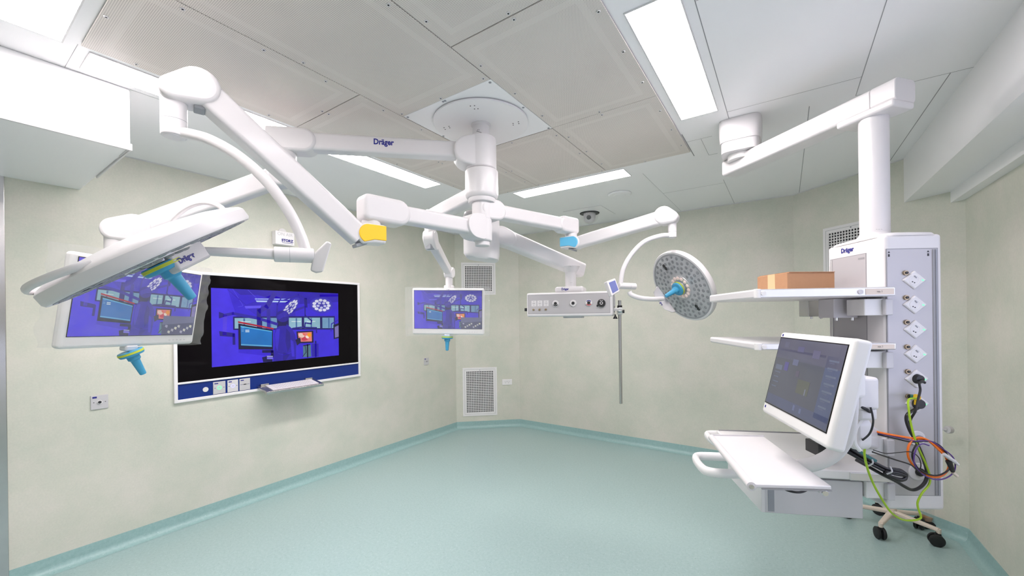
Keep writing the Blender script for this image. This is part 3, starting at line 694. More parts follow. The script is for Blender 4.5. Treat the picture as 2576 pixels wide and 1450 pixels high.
def monitor_bag(L, label, ml, mr, mt_, mb_, sd):
    "loose clear sleeve wrapped round the monitor: a closed band, pleated past its edges"
    W, H_ = .642, .413; x0, x1, y0, y1 = -W/2-ml, W/2+mr, -.0175-H_/2-mb_, -.0175+H_/2+mt_
    def f(u, v):
        a = u*2*PI; cx, cy = (x0+x1)/2, (y0+y1)/2
        # around the monitor in the horizontal section, v is height
        sx, sz = math.cos(a), math.sin(a); m = max(abs(sx), abs(sz)*1.0)
        px = sx/m*(x1-x0)/2; pz = sz/m
        z = .006 if pz > .35 else (-.075 if pz < -.35 else -.03+pz*.1)
        if abs(pz) < .35: z = -.034+pz/.35*.04
        q = V((px*7+sd, v*9, z*20)); nn = noise.noise(q)
        e = max(0, abs(px)/((x1-x0)/2)-.9)*10
        yy = y0+(y1-y0)*v+.012*noise.noise(V((px*5, sd, v*2)))*(1 if v in (0, 1) else .3)
        return L(cx+px+nn*.010*e, yy, z+nn*(.003+.02*e))
    film('plastic_bag', f, 96, 26, label, None)

# left monitor (camera-frame corners solved from the photograph)
def gp(x, d, z): return G(x, d, z)
c4 = [gp(-1.812, 1.698, 1.921-.0), gp(-1.765, 2.296, 1.903), gp(-1.819, 2.276, 1.551), gp(-1.866, 1.678, 1.569)]
mc = sum(c4, V((0, 0, 0)))/4; exm = ((c4[1]-c4[0])+(c4[2]-c4[3])).normalized(); eym = (c4[0]-c4[3])+(c4[1]-c4[2]); eym = (eym-exm*eym.dot(exm)).normalized(); nmn = exm.cross(eym)
AX = V((-1.55, 1.968, 0))                     # vertical axis of the central boom
ZH = lambda z: V((AX.x, AX.y, z))
# ---- ceiling mount
cm = thing('ceiling_boom_mount', ZH(CEIL), 'white round ceiling mount with thick central column of stacked arm hubs', 'ceiling mount')
MB().lathe(ZH(CEIL-.012), -UZ, [(0, .285), (.002, .292), (.010, .292), (.013, .288), (.0135, .0)], 72).build('cover_disc', M['bright'], cm)
MB().lathe(ZH(CEIL-.012), UZ, [(0, .27), (.010, .27)], 48).build('disc_shadow_gap', M['lightgrey'], cm)
mb = MB()
for a in (0.5, 2.1, 3.6, 5.2):
    for k, (r, da) in enumerate(((.20, 0), (.20, .10), (.235, -.07), (.235, .03))): 
        p = ZH(CEIL-.0262)+V((math.cos(a+da)*r, math.sin(a+da)*r, 0)); mb.cyl(p, p-UZ*.001, .0035, n=8)
mb.build('screw_holes', M['dark'], cm, smooth=False)
MB().lathe(ZH(CEIL-.025), -UZ, [(0, .062), (.006, .060), (.012, .052), (.15, .051)], 40).build('column', M['white'], cm)
mb = MB()
vdir = (V((0, 0, 0))-AX).normalized(); vdir.z = 0
va = math.atan2(vdir.y, vdir.x)
for j in range(9):
    a = va-.55+j*.07; p = ZH(2.772-.0015*j)+V((math.cos(a), math.sin(a), 0))*.0512; mb.box(p, (.004, .004, .0012))
for j, a in enumerate((va-.42, va-.25)): mb.box(ZH(2.777)+V((math.cos(a), math.sin(a), 0))*.0512, (.002, .002, .009))
mb.build('scale_marks', M['print'], cm, smooth=False)
def hub(parent, z0, z1, r, to, name='hub', lobe=.15, lr=None, w=None, off=0):
    "vertical drum on the axis with a rounded lobe reaching toward to"
    c = V((AX.x, AX.y, 0)); d = V((to.x-c.x, to.y-c.y, 0)).normalized(); side = d.cross(UZ); zc = (z0+z1)/2; hh = (z1-z0)/2
    mb = MB().lathe(c+UZ*z0, UZ, [(0, r-.012), (.004, r-.004), (.012, r), (z1-z0-.014, r), (z1-z0-.004, r-.005), (z1-z0, r-.014)], 40)
    w = w or r*1.75
    mb.hull(c+d*max(0, hh*.94-r*.55)+UZ*(zc+off), hh*.94, c+d*lobe+UZ*(zc+off), lr or hh*.92, side*w)
    return mb
# ---- Arm 1: left monitor
def horiz(px, py, z):
    r = P(px, py, 1)-V((0, 0, EYE)); k = (z-EYE)/r.z; return V((0, 0, EYE))+r*k
Z1a = 2.652
J1 = horiz(722, 357, Z1a); J1.z = Z1a
mon1 = thing('hanging_monitor', ZH(Z1a), 'large hanging monitor under a clear bag at the left, partly behind the near surgical lamp', 'monitor', 'monitors on ceiling arms')
d1 = (J1-ZH(Z1a)).normalized()
hub(mon1, 2.545, 2.745, .093, J1, lobe=.085, lr=.085).build('axis_hub', M['white'], mon1, bevel=.012)
MB().beam(ZH(Z1a+.005)+d1*.12, J1-d1*.02, .088, .098, .018).build('extension_arm', M['white'], mon1)
s1 = d1.cross(UZ); s1 = s1 if s1.dot(V((0, 0, 0))-J1) > 0 else -s1
ctr = (ZH(Z1a)+J1)/2
pl_ = P(965, 369, 2.35); tt = (pl_-ZH(Z1a)).dot(d1)
text_mesh(MB(), 'Dräger', .046, ZH(Z1a+.014)+d1*tt+s1*.0446, -d1, UZ, bold=.0015, sx=.86).build('lettering', M['logo'], mon1, smooth=False)
mb = MB().pad(J1-d1*.10, d1, UZ, .066, .205, s1*.112, rc=.022)
mb.build('elbow', M['white'], mon1, bevel=.014)
E1 = J1+d1*.012
MB().cyl(E1-UZ*.05, E1-UZ*.135, .060, n=36, ch=.006).cyl(E1-UZ*.135, E1-UZ*.19, .046, n=30).build('swivel', M['white'], mon1)
mtop = mc-nmn*.07+eym*.19
KN = P(302, 574, 1.93)                        # lower knuckle of the spring arm
KN = V((mtop.x, mtop.y, KN.z)); 
d2 = V((KN.x-E1.x, KN.y-E1.y, 0)).normalized(); s2 = d2.cross(UZ)
A0 = E1-UZ*.195+d2*.0
MB().hull(A0, .062, A0+d2*.03-UZ*.01, .060, s2*.112).build('upper_knuckle', M['white'], mon1, bevel=.014)
MB().beam(A0+d2*.035-UZ*.013, KN+UZ*.012, .10, .105, .018, w1=.085, h1=.092).build('spring_arm', M['white'], mon1)
MB().hull(KN+UZ*.005, .070, KN+d2*.07-UZ*.004, .055, s2*.105).build('lower_knuckle', M['white'], mon1, bevel=.016)
MB().beam(KN-d2*.03-UZ*.062, KN-d2*.085-UZ*.035, .05, .02, .004).build('brake_cover', M['gasket'], mon1)
KT = KN+d2*.072
MB().cyl(KT-UZ*.03, V((KT.x, KT.y, mtop.z-.01)), .047, n=32, ch=.004).build('drop_tube', M['white'], mon1)
q = V((KT.x, KT.y, mtop.z-.03))
MB().beam(q+UZ*.03, mc-nmn*.055, .09, .09, .02).build('monitor_bracket', M['white'], mon1)
L1, R1 = monitor(mon1, mc, exm, eym, .85, M['picture3'])
hb = P(309, 884, 2.02); hb = L1(-.02, -.245, -.01)
dwn = (P(345, 955, 1.93)-P(300, 893, 2.0)); 
MB().box(L1(-.02, -.232, -.02), (.06, .03, .04), R1).build('handle_mount', M['white'], mon1, bevel=.008)
sterile_handle('sterile_handle', mon1, L1(-.02, -.247, -.012), R1@V((.35, -.86, .32)), flange=.05)
monitor_bag(L1, 'crumpled clear plastic bag over the large hanging monitor at the left', .03, .045, .03, .0, 1.3)
# ---- collar 2 with the arm of the small monitor and the hidden arm of the supply box
Z2 = 2.44
mon2 = thing('hanging_monitor', ZH(Z2), 'small hanging monitor under a clear bag, in front of the upper air vent', 'monitor', 'monitors on ceiling arms')
J2 = horiz(1082, 548, Z2-.02); J2.z = Z2-.02; d3 = (J2-ZH(Z2-.02)).normalized(); s3 = d3.cross(UZ)
MB().lathe(ZH(2.345), UZ, [(0, .080), (.006, .084), (.024, .084), (.026, .090), (.035, .099), (.05, .102), (.19, .102), (.196, .098), (.199, .09)], 48).build('axis_hub', M['white'], mon2)
MB().beam(ZH(Z2-.02)+d3*.06, J2, .088, .098, .018).build('extension_arm', M['white'], mon2)
MB().hull(J2-d3*.03, .052, J2+d3*.03, .050, s3*.10).build('elbow', M['white'], mon2, bevel=.012)
MB().cyl(J2-UZ*.045, J2-UZ*.17, .045, n=32, ch=.005).build('swivel', M['white'], mon2)
c4 = [gp(-.863, 3.565, 1.881), gp(-.263, 3.546, 1.869), gp(-.269, 3.567, 1.532), gp(-.869, 3.586, 1.544)]
mc2 = sum(c4, V((0, 0, 0)))/4; ex2 = (c4[1]-c4[0]).normalized(); ey2 = (c4[0]-c4[3]); ey2 = (ey2-ex2*ey2.dot(ex2)).normalized(); nm2 = ex2.cross(ey2)
K2 = mc2-nm2*.06+ey2*.17; K2 = V((K2.x, K2.y, P(1130, 688, 3.6).z))
A2 = J2-UZ*.155; d4 = V((K2.x-A2.x, K2.y-A2.y, 0)).normalized(); s4 = d4.cross(UZ)
MB().hull(A2, .056, A2+d4*.03-UZ*.05, .048, s4*.095).build('upper_knuckle', M['white'], mon2, bevel=.012)
MB().beam(A2-UZ*.01, K2+UZ*.01, .075, .085, .015, w1=.062, h1=.07).build('spring_arm', M['white'], mon2)
MB().box(A2-UZ*.074+d4*.0-s4*0, (.05, .05, .04)).build('brake_cover', M['gasket'], mon2, bevel=.005)
MB().hull(K2, .045, K2+UZ*.012+d4*.03, .045, s4*.075).build('lower_knuckle', M['white'], mon2, bevel=.01)
MB().cyl(K2-UZ*.02, V((K2.x, K2.y, mc2.z+.17)), .032, n=28, ch=.003).build('drop_tube', M['white'], mon2)
MB().box(V((K2.x, K2.y, mc2.z+.1)), (.09, .05, .24), Matrix((ex2, nm2, UZ)).transposed()).build('monitor_bracket', M['white'], mon2, bevel=.012)
L2, R2 = monitor(mon2, mc2, ex2, ey2, 1, M['picture2'])
MB().box(L2(-.01, -.229, -.02), (.05, .02, .04), R2).build('handle_mount', M['white'], mon2, bevel=.006)
sterile_handle('sterile_handle', mon2, L2(-.01, -.237, -.018), R2@V((.0, -1, .12)), flange=.05)
monitor_bag(L2, 'clear plastic bag hanging past both sides of the small hanging monitor', .06, .045, .012, .012, 7.7)

# ---------------------------------------------------------------- surgical lamps
def lamp_head(t, C, n, up, R, rails, lit=True):
    "C centre of the glass, n direction the light shines"
    n = V(n).normalized(); u = V(up); u = (u-n*u.dot(n)).normalized(); v = n.cross(u)
    pt = lambda a, r, h=0: C+(u*math.cos(a)+v*math.sin(a))*r+n*h
    sh = MB().lathe(C, n, [(-.076, .0), (-.075, .05), (-.071, R*.42), (-.061, R*.72), (-.048, R*.92), (-.038, R*1.02), (-.029, R*1.05), (-.004, R*1.055), (.004, R*1.035), (.004, R*.985)], 96, cap0=False, cap1=False).build('shell', M['white'], t)
    # three grip rails standing off the rim
    for ac, br, bh in rails:
        a0 = ac-.55; N = 14; pts = []
        for i in range(N+1):
            f = i/N; a = a0+1.10*f; q_ = math.sin(PI*f)**.6; pts.append(pt(a, R*.96+br*q_, -.038-bh*q_))
        MB().tube(pts, .007, n=10, res=2, ry=.010).build('grip_rail', M['white'], t)
    MB().lathe(C, n, [(.001, R*.985), (.0055, R*.985), (.0055, R*.945), (.001, R*.945)], 96, False, False).build('rim_ring', M['lampring'], t)
    gl = MB().lathe(C, n, [(.0025, R*.95), (.0035, R*.6), (.004, R*.34), (.0045, R*.34)], 96, False, False).build('front_glass', M['reflector'], t)
    mb = MB(); rr = random.Random(3)
    nr = 30
    for k in range(nr):
        a = 2*PI*k/nr; cnt = 3 if k % 2 else 4
        for j in range(cnt):
            r = R*(.90-.145*j) if cnt == 4 else R*(.86-.145*j)
            if r < R*.42: continue
            p = pt(a, r, .0045)
            mb.lathe(p, n, [(0, .0118), (.0012, .0105), (.002, .006)], 10)
    mb.build('led_lenses', M['lens'], gl)
    mb = MB()
    for k in range(nr//2):
        a = 2*PI*(k+.25)*2/nr; b = a+.02
        for w_ in (0,):
            mb.add([pt(a, R*.44, .0047), pt(b, R*.44, .0047), pt(a+.010, R*.90, .0047), pt(a, R*.90, .0047)], [(0, 1, 2, 3)])
    mb.build('rib_lines', M['lampring'], gl, smooth=False)
    for a in (.12, PI+.12):
        mb = MB()
        for dr in (-.012, .012): mb.lathe(pt(a, R*.70+dr, .0045), n, [(0, .014), (.002, .013)], 16)
        mb.build('sensor_window', M['black'], gl, smooth=False)
    cr = MB().lathe(C, n, [(.004, R*.36), (.008, R*.355), (.008, R*.16)], 64, False, False).build('centre_ring', M['alu'], t)
    for k in range(14):
        p = pt(2*PI*k/14, R*.275, .0085); MB().lathe(p, n, [(0, .0140), (.003, .0125), (.005, .008), (.0055, .001)], 14).build('led', M['warmled'] if lit else M['lens'], cr)
    MB().lathe(C, n, [(.004, R*.165), (.016, R*.16), (.018, R*.12)], 40).build('handle_socket', M['alu'], t)
    return pt, u, v

# -- near lamp (yellow)
Z4 = 2.178-.0
lampA = thing('surgical_lamp', ZH(Z4), 'near surgical lamp with a yellow joint cover, its round head tilted edge-on at the left', 'surgical lamp', 'surgical lamps on the ceiling boom')
JA = horiz(962, 533, Z4); JA.z = Z4; da = (JA-ZH(Z4)).normalized(); sa = da.cross(UZ); sa = sa if sa.dot(-JA) > 0 else -sa
hub(lampA, 2.105, 2.27, .060, JA, lobe=.075, lr=.074, w=.115).cyl(ZH(2.108), ZH(2.078), .046, n=32, ch=.004).build('axis_hub', M['white'], lampA, bevel=.010)
MB().beam(ZH(Z4+.005)+da*.07, JA, .085, .088, .018).build('extension_arm', M['white'], lampA)
EA = JA+da*.055
MB().pad(JA-da*.07, da, UZ, .066, (EA-JA).length+.07+.062, sa*.11, rc=.030).build('elbow', M['white'], lampA, bevel=.022, seg=4)
MB().cyl(EA+da*.005-UZ*.05, EA+da*.005-UZ*.088, .046, n=32, ch=.004).build('swivel', M['white'], lampA)
TA = P(437, 236, 1.52)                          # axis of the far end drop tube
B0 = EA+da*.005-UZ*.13
db = V((TA.x-B0.x, TA.y-B0.y, 0)).normalized(); sb = db.cross(UZ); sb = sb if sb.dot(-B0) > 0 else -sb
MB().pad(B0+db*.030-UZ*.002, -db, UZ, .054, .088, sb*.096, hb=.040, rc=.012).build('lower_knuckle', M['white'], lampA, bevel=.012)
MB().pad(B0+db*.030-UZ*.000, -db, UZ, .046, .087, sb*.104, hb=.026, rc=.004).build('colour_cover', M['yellow'], lampA, bevel=.003, label='yellow joint cover')
KA = P(500, 236, 1.60); KA = V((B0.x, B0.y, 0))+db*((KA-B0).dot(db))+UZ*KA.z
MB().beam(B0+db*.06-UZ*.012, KA, .088, .098, .018, w1=.095, h1=.105).build('spring_arm', M['white'], lampA)
MB().box(B0+db*.058-UZ*.050, (.055, .06, .016), Matrix((db, sb, UZ)).transposed() @ Matrix.Rotation(.35, 3, 'Y')).build('brake_cover', M['gasket'], lampA, bevel=.003)
TA = V((B0.x, B0.y, 0))+db*((TA-B0).dot(db)); 
zt = P(430, 228, 1.52).z
MB().hull(KA-UZ*.004, .070, V((TA.x, TA.y, zt-.006)), .046, sb*.108).build('upper_knuckle', M['white'], lampA, bevel=.018, seg=4)
MB().box(KA-db*.02-UZ*.072+db*.02, (.035, .06, .03), Matrix((db, sb, UZ)).transposed()).build('stop_block', M['gasket'], lampA, bevel=.004)
zb = P(430, 345, 1.52).z; TT = lambda z: V((TA.x, TA.y, z))
MB().cyl(TT(zt-.03), TT(zb), .041, n=36, ch=.005).lathe(TT(zb), -UZ, [(0, .033), (.003, .031), (.004, .024)], 32).build('drop_tube', M['white'], lampA)
MB().lathe(TT(P(430, 306, 1.52).z), UZ, [(0, .0412), (.0015, .0412)], 36, False, False).build('tube_seam', M['gasket'], lampA)
tube_px = [(440, 333, 1.52), (475, 337, 1.515), (530, 353, 1.50), (600, 393, 1.485), (668, 453, 1.47), (722, 525, 1.46), (755, 590, 1.455), (771, 640, 1.45)]
MB().tube([P(*q) for q in tube_px], .0155, n=14, res=6, ry=.020).build('curved_yoke_tube', M['white'], lampA)
c0, c1 = P(689, 640, 1.40), P(790, 644, 1.46)
MB().cyl(c0, c1, .0265, n=32, ch=.004).build('yoke_joint', M['white'], lampA)
cs_ = c0.lerp(c1, .38); MB().lathe(cs_, c1-c0, [(0, .0268), (.0012, .0268)], 32, False, False).build('joint_seam', M['gasket'], lampA)
e1, e2 = P(690, 640, 1.40), P(480, 631, 1.29)
MB().beam(e1, e2, .03, .036, .012, w1=.026, h1=.026).build('horizontal_yoke_arm', M['white'], lampA)
# control panel seen from its back
o = [P(822, 607, 1.47), P(834, 613, 1.47), P(812, 684, 1.47), P(795, 687, 1.47), P(781, 681, 1.47), P(788, 640, 1.47)]
fw = (P(800, 650, 1.5)-V((0, 0, EYE))).normalized()
MB().prism([p-fw*.035 for p in o], fw*.075).build('control_panel', M['white'], lampA, bevel=.006)
# head
dc = 1.22
CA = P(398, 648, dc)
u1 = (RX*.049+DY*.226+UZ*.14).normalized(); ray = (CA-V((0, 0, EYE))).normalized()
nA = u1.cross(ray).normalized(); nA = nA if nA.z < 0 else -nA
nA = (nA*math.cos(.03)-ray*math.sin(.03)).normalized(); sA = 1 if nA.cross(u1).dot(ray) > 0 else -1
pt, _, _ = lamp_head(lampA, CA, nA, u1, .262, [(PI-.05*sA, .032, .012), (.25*sA, .012, .075)], lit=False)
bx = P(455, 646, 1.26)
Rb = Matrix((u1, u1.cross(nA).normalized(), nA)).transposed()
MB().box(bx-nA*.005, (.12, .08, .085), Rb).build('joint_box', M['lightgrey'], lampA, bevel=.008)
sd = u1.cross(nA).normalized(); sd = sd if sd.dot(ray) < 0 else -sd
text_mesh(MB(), 'Dräger', .023, bx+nA*.010+sd*.0408-u1*.018, u1, -nA, bold=.0012, sx=.85).build('lettering', M['logo'], lampA, smooth=False)
sterile_handle('sterile_handle', lampA, CA+nA*.018, nA, flange=.060)

# -- far lamp (light blue)
Z3 = 2.305
lampB = thing('surgical_lamp', ZH(Z3), 'far surgical lamp with a light blue joint cover, its grey face turned this way', 'surgical lamp', 'surgical lamps on the ceiling boom')
JB = horiz(1425, 568, Z3); JB.z = Z3; de = (JB-ZH(Z3)).normalized(); se = de.cross(UZ); se = se if se.dot(-JB) > 0 else -se
hub(lampB, 2.235, 2.375, .062, JB, lobe=.085, lr=.062, w=.12).build('axis_hub', M['white'], lampB, bevel=.012)
MB().beam(ZH(Z3+.002)+de*.08, JB, .085, .088, .018).build('extension_arm', M['white'], lampB)
MB().pad(JB-de*.05, de, UZ, .058, .142, se*.10, rc=.024).build('elbow', M['white'], lampB, bevel=.02, seg=4)
EB = JB+de*.048
MB().cyl(EB-UZ*.05, EB-UZ*.082, .044, n=32, ch=.004).build('swivel', M['white'], lampB)
B1 = EB-UZ*.125
TB = P(1691, 560, 2.62)
dg = V((TB.x-B1.x, TB.y-B1.y, 0)).normalized(); sg = dg.cross(UZ); sg = sg if sg.dot(-B1) > 0 else -sg
MB().pad(B1+dg*.030-UZ*.004, -dg, UZ, .050, .100, sg*.09, hb=.034, rc=.012).build('lower_knuckle', M['white'], lampB, bevel=.012)
MB().pad(B1+dg*.028-UZ*.002, -dg, UZ, .043, .098, sg*.098, hb=.022, rc=.004).build('colour_cover', M['cyan'], lampB, bevel=.003, label='light blue joint cover')
KB = P(1672, 548, 2.66); KB = V((B1.x, B1.y, 0))+dg*((KB-B1).dot(dg))+UZ*KB.z
MB().beam(B1+dg*.05-UZ*.004, KB, .075, .086, .015, w1=.082, h1=.09).build('spring_arm', M['white'], lampB)
MB().box(B1+dg*.012-UZ*.050, (.045, .06, .012), Matrix((dg, sg, UZ)).transposed() @ Matrix.Rotation(.35, 3, 'Y')).build('brake_cover', M['gasket'], lampB, bevel=.003)
TBx = V((B1.x, B1.y, 0))+dg*((TB-B1).dot(dg)); TU = lambda z: V((TBx.x, TBx.y, z))
zt = P(1690, 548, 2.62).z; zb = P(1690, 598, 2.62).z
MB().hull(KB+UZ*.006, .060, TU(zt), .040, sg*.09).build('upper_knuckle', M['white'], lampB, bevel=.014)
MB().cyl(TU(zt-.02), TU(zb), .026, n=32, ch=.003).lathe(TU(zb), -UZ, [(0, .020), (.004, .018)], 24).build('drop_tube', M['white'], lampB)
MB().lathe(TU(P(1690, 584, 2.62).z), UZ, [(0, .0262), (.0015, .0262)], 30, False, False).build('tube_seam', M['gasket'], lampB)
tp = [(1690, 592, 2.62), (1660, 594, 2.62), (1620, 609, 2.63), (1587, 642, 2.64), (1567, 680, 2.65), (1561, 716, 2.66)]
MB().tube([P(*q) for q in tp], .0125, n=14, res=6, ry=.015).build('curved_yoke_tube', M['white'], lampB)
MB().cyl(P(1556, 719, 2.66), P(1598, 721, 2.70), .0215, n=28, ch=.003).build('yoke_joint', M['white'], lampB)
MB().lathe(P(1583, 720.3, 2.685), P(1598, 721, 2.70)-P(1583, 720.3, 2.685), [(0, .0218), (.0012, .0218)], 28, False, False).build('joint_seam', M['gasket'], lampB)
MB().tube([P(1583, 734, 2.69), P(1588, 742, 2.69), P(1610, 750, 2.70), P(1640, 753, 2.72), P(1668, 752, 2.76)], .012, n=12, res=6, ry=.016).build('lower_yoke_tube', M['white'], lampB)
qx = [P(1527, 708, 2.60), P(1548, 700, 2.64), P(1560, 733, 2.63), P(1540, 745, 2.59)]
exq = (qx[1]-qx[0]).normalized(); nq = exq.cross((qx[0]-qx[3]).normalized()).normalized(); nq = nq if nq.dot(-qx[0]) > 0 else -nq
cp_ = MB().prism([p-nq*.0 for p in qx], -nq*.035).build('control_panel', M['white'], lampB, bevel=.006)
cc = sum(qx, V((0, 0, 0)))/4
MB().prism([cc+(p-cc)*.74+nq*.0005 for p in qx], nq*.0008).build('touch_display', M['lcd'], cp_, smooth=False)
dB = 2.86
CB = P(1714, 722, dB); ray = (CB-V((0, 0, EYE))).normalized()
pr = (RX*-.85+UZ*-.50); pr = (pr-ray*pr.dot(ray)).normalized(); ang = math.acos(.60)
nB = (-ray*math.cos(ang)+pr*math.sin(ang)).normalized()
upB = ray.cross(nB)
pt, _, _ = lamp_head(lampB, CB, nB, upB, .258, [(PI/2-1.05, .022, .022), (PI/2+1.05, .022, .022)])
# joint box with lettering at the side of the head
jb = P(1684, 757, 2.80)
axm = ray.cross(nB).normalized(); axm = axm if axm.z < 0 else -axm
Rj = Matrix((axm, nB.cross(axm).normalized(), nB)).transposed()
jc = CB+pr*.0-nB*.045+axm*.02
bo = [P(1645, 735, 2.84), P(1653, 720, 2.84), P(1700, 786, 2.86), P(1690, 787, 2.84), P(1671, 779, 2.80), P(1646, 744, 2.81)]
MB().prism(bo, ray*.09).build('joint_box', M['white'], lampB, bevel=.006)
text_mesh(MB(), 'Dräger', .022, P(1661, 760, 2.80)-ray*.006, (P(1671, 770, 2.8)-P(1655, 744, 2.8)), (P(1664, 750, 2.8)-P(1656, 756, 2.8)), bold=.0012, sx=.85).build('lettering', M['logo'], lampB, smooth=False)
sterile_handle('sterile_handle', lampB, CB+nB*.02, nB, flange=.050)

# ---------------------------------------------------------------- supply box on its spring arm
DZ = 2.98
PC = P(1212, 600, DZ); PCz = lambda z: V((PC.x, PC.y, z))
sup = thing('supply_unit', ZH(2.44), 'white hanging supply box with sockets and gas outlets on a sloping arm', 'supply unit')
dd = V((PC.x-AX.x, PC.y-AX.y, 0)).normalized()
MB().beam(ZH(2.44)+dd*.06, PCz(2.44), .10, .10, .02).build('extension_arm', M['white'], sup)
MB().cyl(PCz(2.50), PCz(2.36), .06, n=32, ch=.006).build('rear_column', M['white'], sup)
zt, zb = P(1212, 537, DZ).z, P(1212, 655, DZ).z
HX = P(1432, 690, 3.28)
dh = V((HX.x-PC.x, HX.y-PC.y, 0)).normalized(); sh_ = dh.cross(UZ)
R_ = Matrix((RX, DY, UZ)).transposed()
pod = MB()
secs = []
for z, k in ((zb, .80), (zb+.012, .92), (zb+.045, 1), (zt-.03, 1), (zt-.008, .94), (zt, .86)):
    r = []
    for j in range(36):
        a = 2*PI*j/36; x = math.copysign(abs(math.cos(a))**.6, math.cos(a))*.132*k; y = math.copysign(abs(math.sin(a))**.6, math.sin(a))*.12*k
        sl = (.03*(x/.132) if z < zb+.02 else 0)
        r.append(PCz(z-sl*.6)+RX*x+DY*y)
    secs.append(r)
pod.rings(secs).build('arm_housing', M['white'], sup)
S0 = P(1262, 597, 3.02); S1 = P(1462, 681, 3.36)
dsl = (S1-S0).normalized()
MB().hull(S0-dsl*.02, .070, S0+dsl*.05, .062, sh_*.12).build('shoulder', M['white'], sup, bevel=.02)
MB().beam(S0-dsl*.03, S1, .115, .125, .028, w1=.105, h1=.118).build('spring_arm', M['white'], sup)
MB().cyl(P(1435, 672, 3.20)-DY*.0, P(1435, 672, 3.20)-DY*.03, .006, n=12).build('pin', M['lightgrey'], sup)
yw = math.radians(17); ef = (RX*math.cos(yw)-DY*math.sin(yw)); en = -(RX*math.sin(yw)+DY*math.cos(yw))   # face right / face normal toward the viewer
fc = P(1430, 766, 3.14)                          # centre of the front face
CY_ = fc-en*.13                                  # column axis
RS = Matrix((ef, -en, UZ)).transposed(); LS = lambda x, y, z: fc+RS@V((x, y, z))      # y into the box
AZ = lambda z: V((CY_.x, CY_.y, z))
zn = P(1433, 684, 3.27).z; zc_ = P(1433, 722, 3.27).z
MB().lathe(AZ(zc_-.01), UZ, [(0, .056), (.006, .050), (.012, .044), (zn-zc_, .044), (zn-zc_+.02, .06), (zn-zc_+.05, .075)], 36).build('neck', M['white'], sup)
W_, H_ = .675, .190
MB().box(LS(0, .15, 0), (W_, .30, H_), RS).build('housing', M['white'], sup, bevel=.014, seg=4)
MB().box(LS(-.004, .0, .004), (W_-.034, .0016, H_-.038), RS).build('panel_seam', M['greyprint'], sup, smooth=False)
MB().box(LS(-.004, -.0008, .004), (W_-.040, .002, H_-.044), RS).build('front_panel', M['panelgrey'], sup, smooth=False)
MB().box(LS(.0, .13, H_/2+.022), (.23, .20, .05), RS).build('top_cover', M['white'], sup, bevel=.02, seg=4)
text_mesh(MB(), 'Dräger', .024, LS(-.03, .0297, H_/2+.026), ef, UZ, bold=.001, sx=.85).build('lettering', M['logo'], sup, smooth=False)
text_mesh(MB(), '. | . | .', .010, AZ(zc_+.03)+en*.0445+ef*.01, ef, UZ).build('scale_marks', M['print'], sup, smooth=False)
MB().box(LS(.02, .14, -H_/2-.006), (.15, .14, .014), RS).build('bottom_plate', M['lightgrey'], sup, bevel=.003)
MB().box(LS(W_/2-.0025, .17, 0), (.008, .20, .135), RS).build('side_panel', M['midgrey'], sup, smooth=False)
MB().box(LS(W_/2+.004, .17, .02), (.008, .06, .08), RS).build('side_plate', M['lightgrey'], sup, bevel=.002)
MB().box(LS(W_/2+.03, .10, -.045), (.07, .012, .022), RS).box(LS(-W_/2-.022, .10, -.035), (.044, .012, .022), RS).build('side_rail', M['alu'], sup, bevel=.002)
MB().box(LS(-W_/2-.032, .10, -.035), (.022, .02, .026), RS).build('rail_end', M['black'], sup, bevel=.003)
for i, x in enumerate((-.277, -.228, -.177)):
    s = MB().box(LS(x, .004, .012), (.043, .012, .048), RS).build('socket_outlet', M['white'], sup, bevel=.002)
    MB().lathe(LS(x, -.0015, .012), -en, [(0, .017), (.001, .017), (.001, .015), (-.001, .015)], 20, False, False).build('socket_rim', M['lightgrey'], s)
    mb = MB()
    for dx, dz in ((-.007, 0), (.0, 0), (.007, 0), (0, .013), (0, -.013)): mb.cyl(LS(x+dx, -.002, .012+dz), LS(x+dx, -.0032, .012+dz), .0022, n=8)
    mb.build('pin_holes', M['print'], s, smooth=False)
    MB().cyl(LS(x-.003, .004, -.038), LS(x-.003, -.008, -.038), .0085, n=16, ch=.001).cyl(LS(x-.003, -.008, -.038), LS(x-.003, -.011, -.038), .0045, n=12).build('earth_stud', M['brass'], sup)
def gas(x, colr):
    g = MB().cyl(LS(x, .006, .008), LS(x, -.012, .008), .0255, n=32, ch=.003).build('gas_outlet', M['white'], sup)
    MB().cyl(LS(x, -.012, .008), LS(x, -.018, .008), .012, n=20, ch=.001).build('outlet_core', M['black'], g)
    def arc(a0, a1, m):
        pts = [(a0+(a1-a0)*i/12) for i in range(13)]; mb = MB()
        vs = [LS(x+math.cos(a)*r, -.0124, .008+math.sin(a)*r) for r in (.0145, .0215) for a in pts]
        mb.add(vs, [(i, i+1, 14+i, 13+i) for i in range(12)]); mb.build('printed_arc', m, g, smooth=False)
    if colr == 'black': arc(PI*1.15, PI*1.85, M['print'])
    if colr == 'air': arc(PI*.18, PI*.82, M['logo']); arc(PI*1.15, PI*1.85, M['redprint'])
gas(-.100, 'black'); gas(.038, None); gas(.158, 'air')
g = MB().cyl(LS(.253, .006, .004), LS(.253, -.02, .004), .030, n=32, ch=.003).build('gas_valve', M['black'], sup)
MB().lathe(LS(.253, -.02, .004), en, [(0, .012), (.004, .012), (.004, .007), (.0, .007)], 20, False, False).build('valve_ring', M['lightgrey'], g)
MB().box(LS(.247, -.0202, .024), (.010, .0006, .004), RS).box(LS(.260, -.0202, .023), (.008, .0006, .004), RS).build('printed_marks', M['white'], g, smooth=False)
MB().cyl(LS(.222, .004, -.016), LS(.222, -.008, -.016), .007, n=14).build('valve_pin', M['black'], sup)

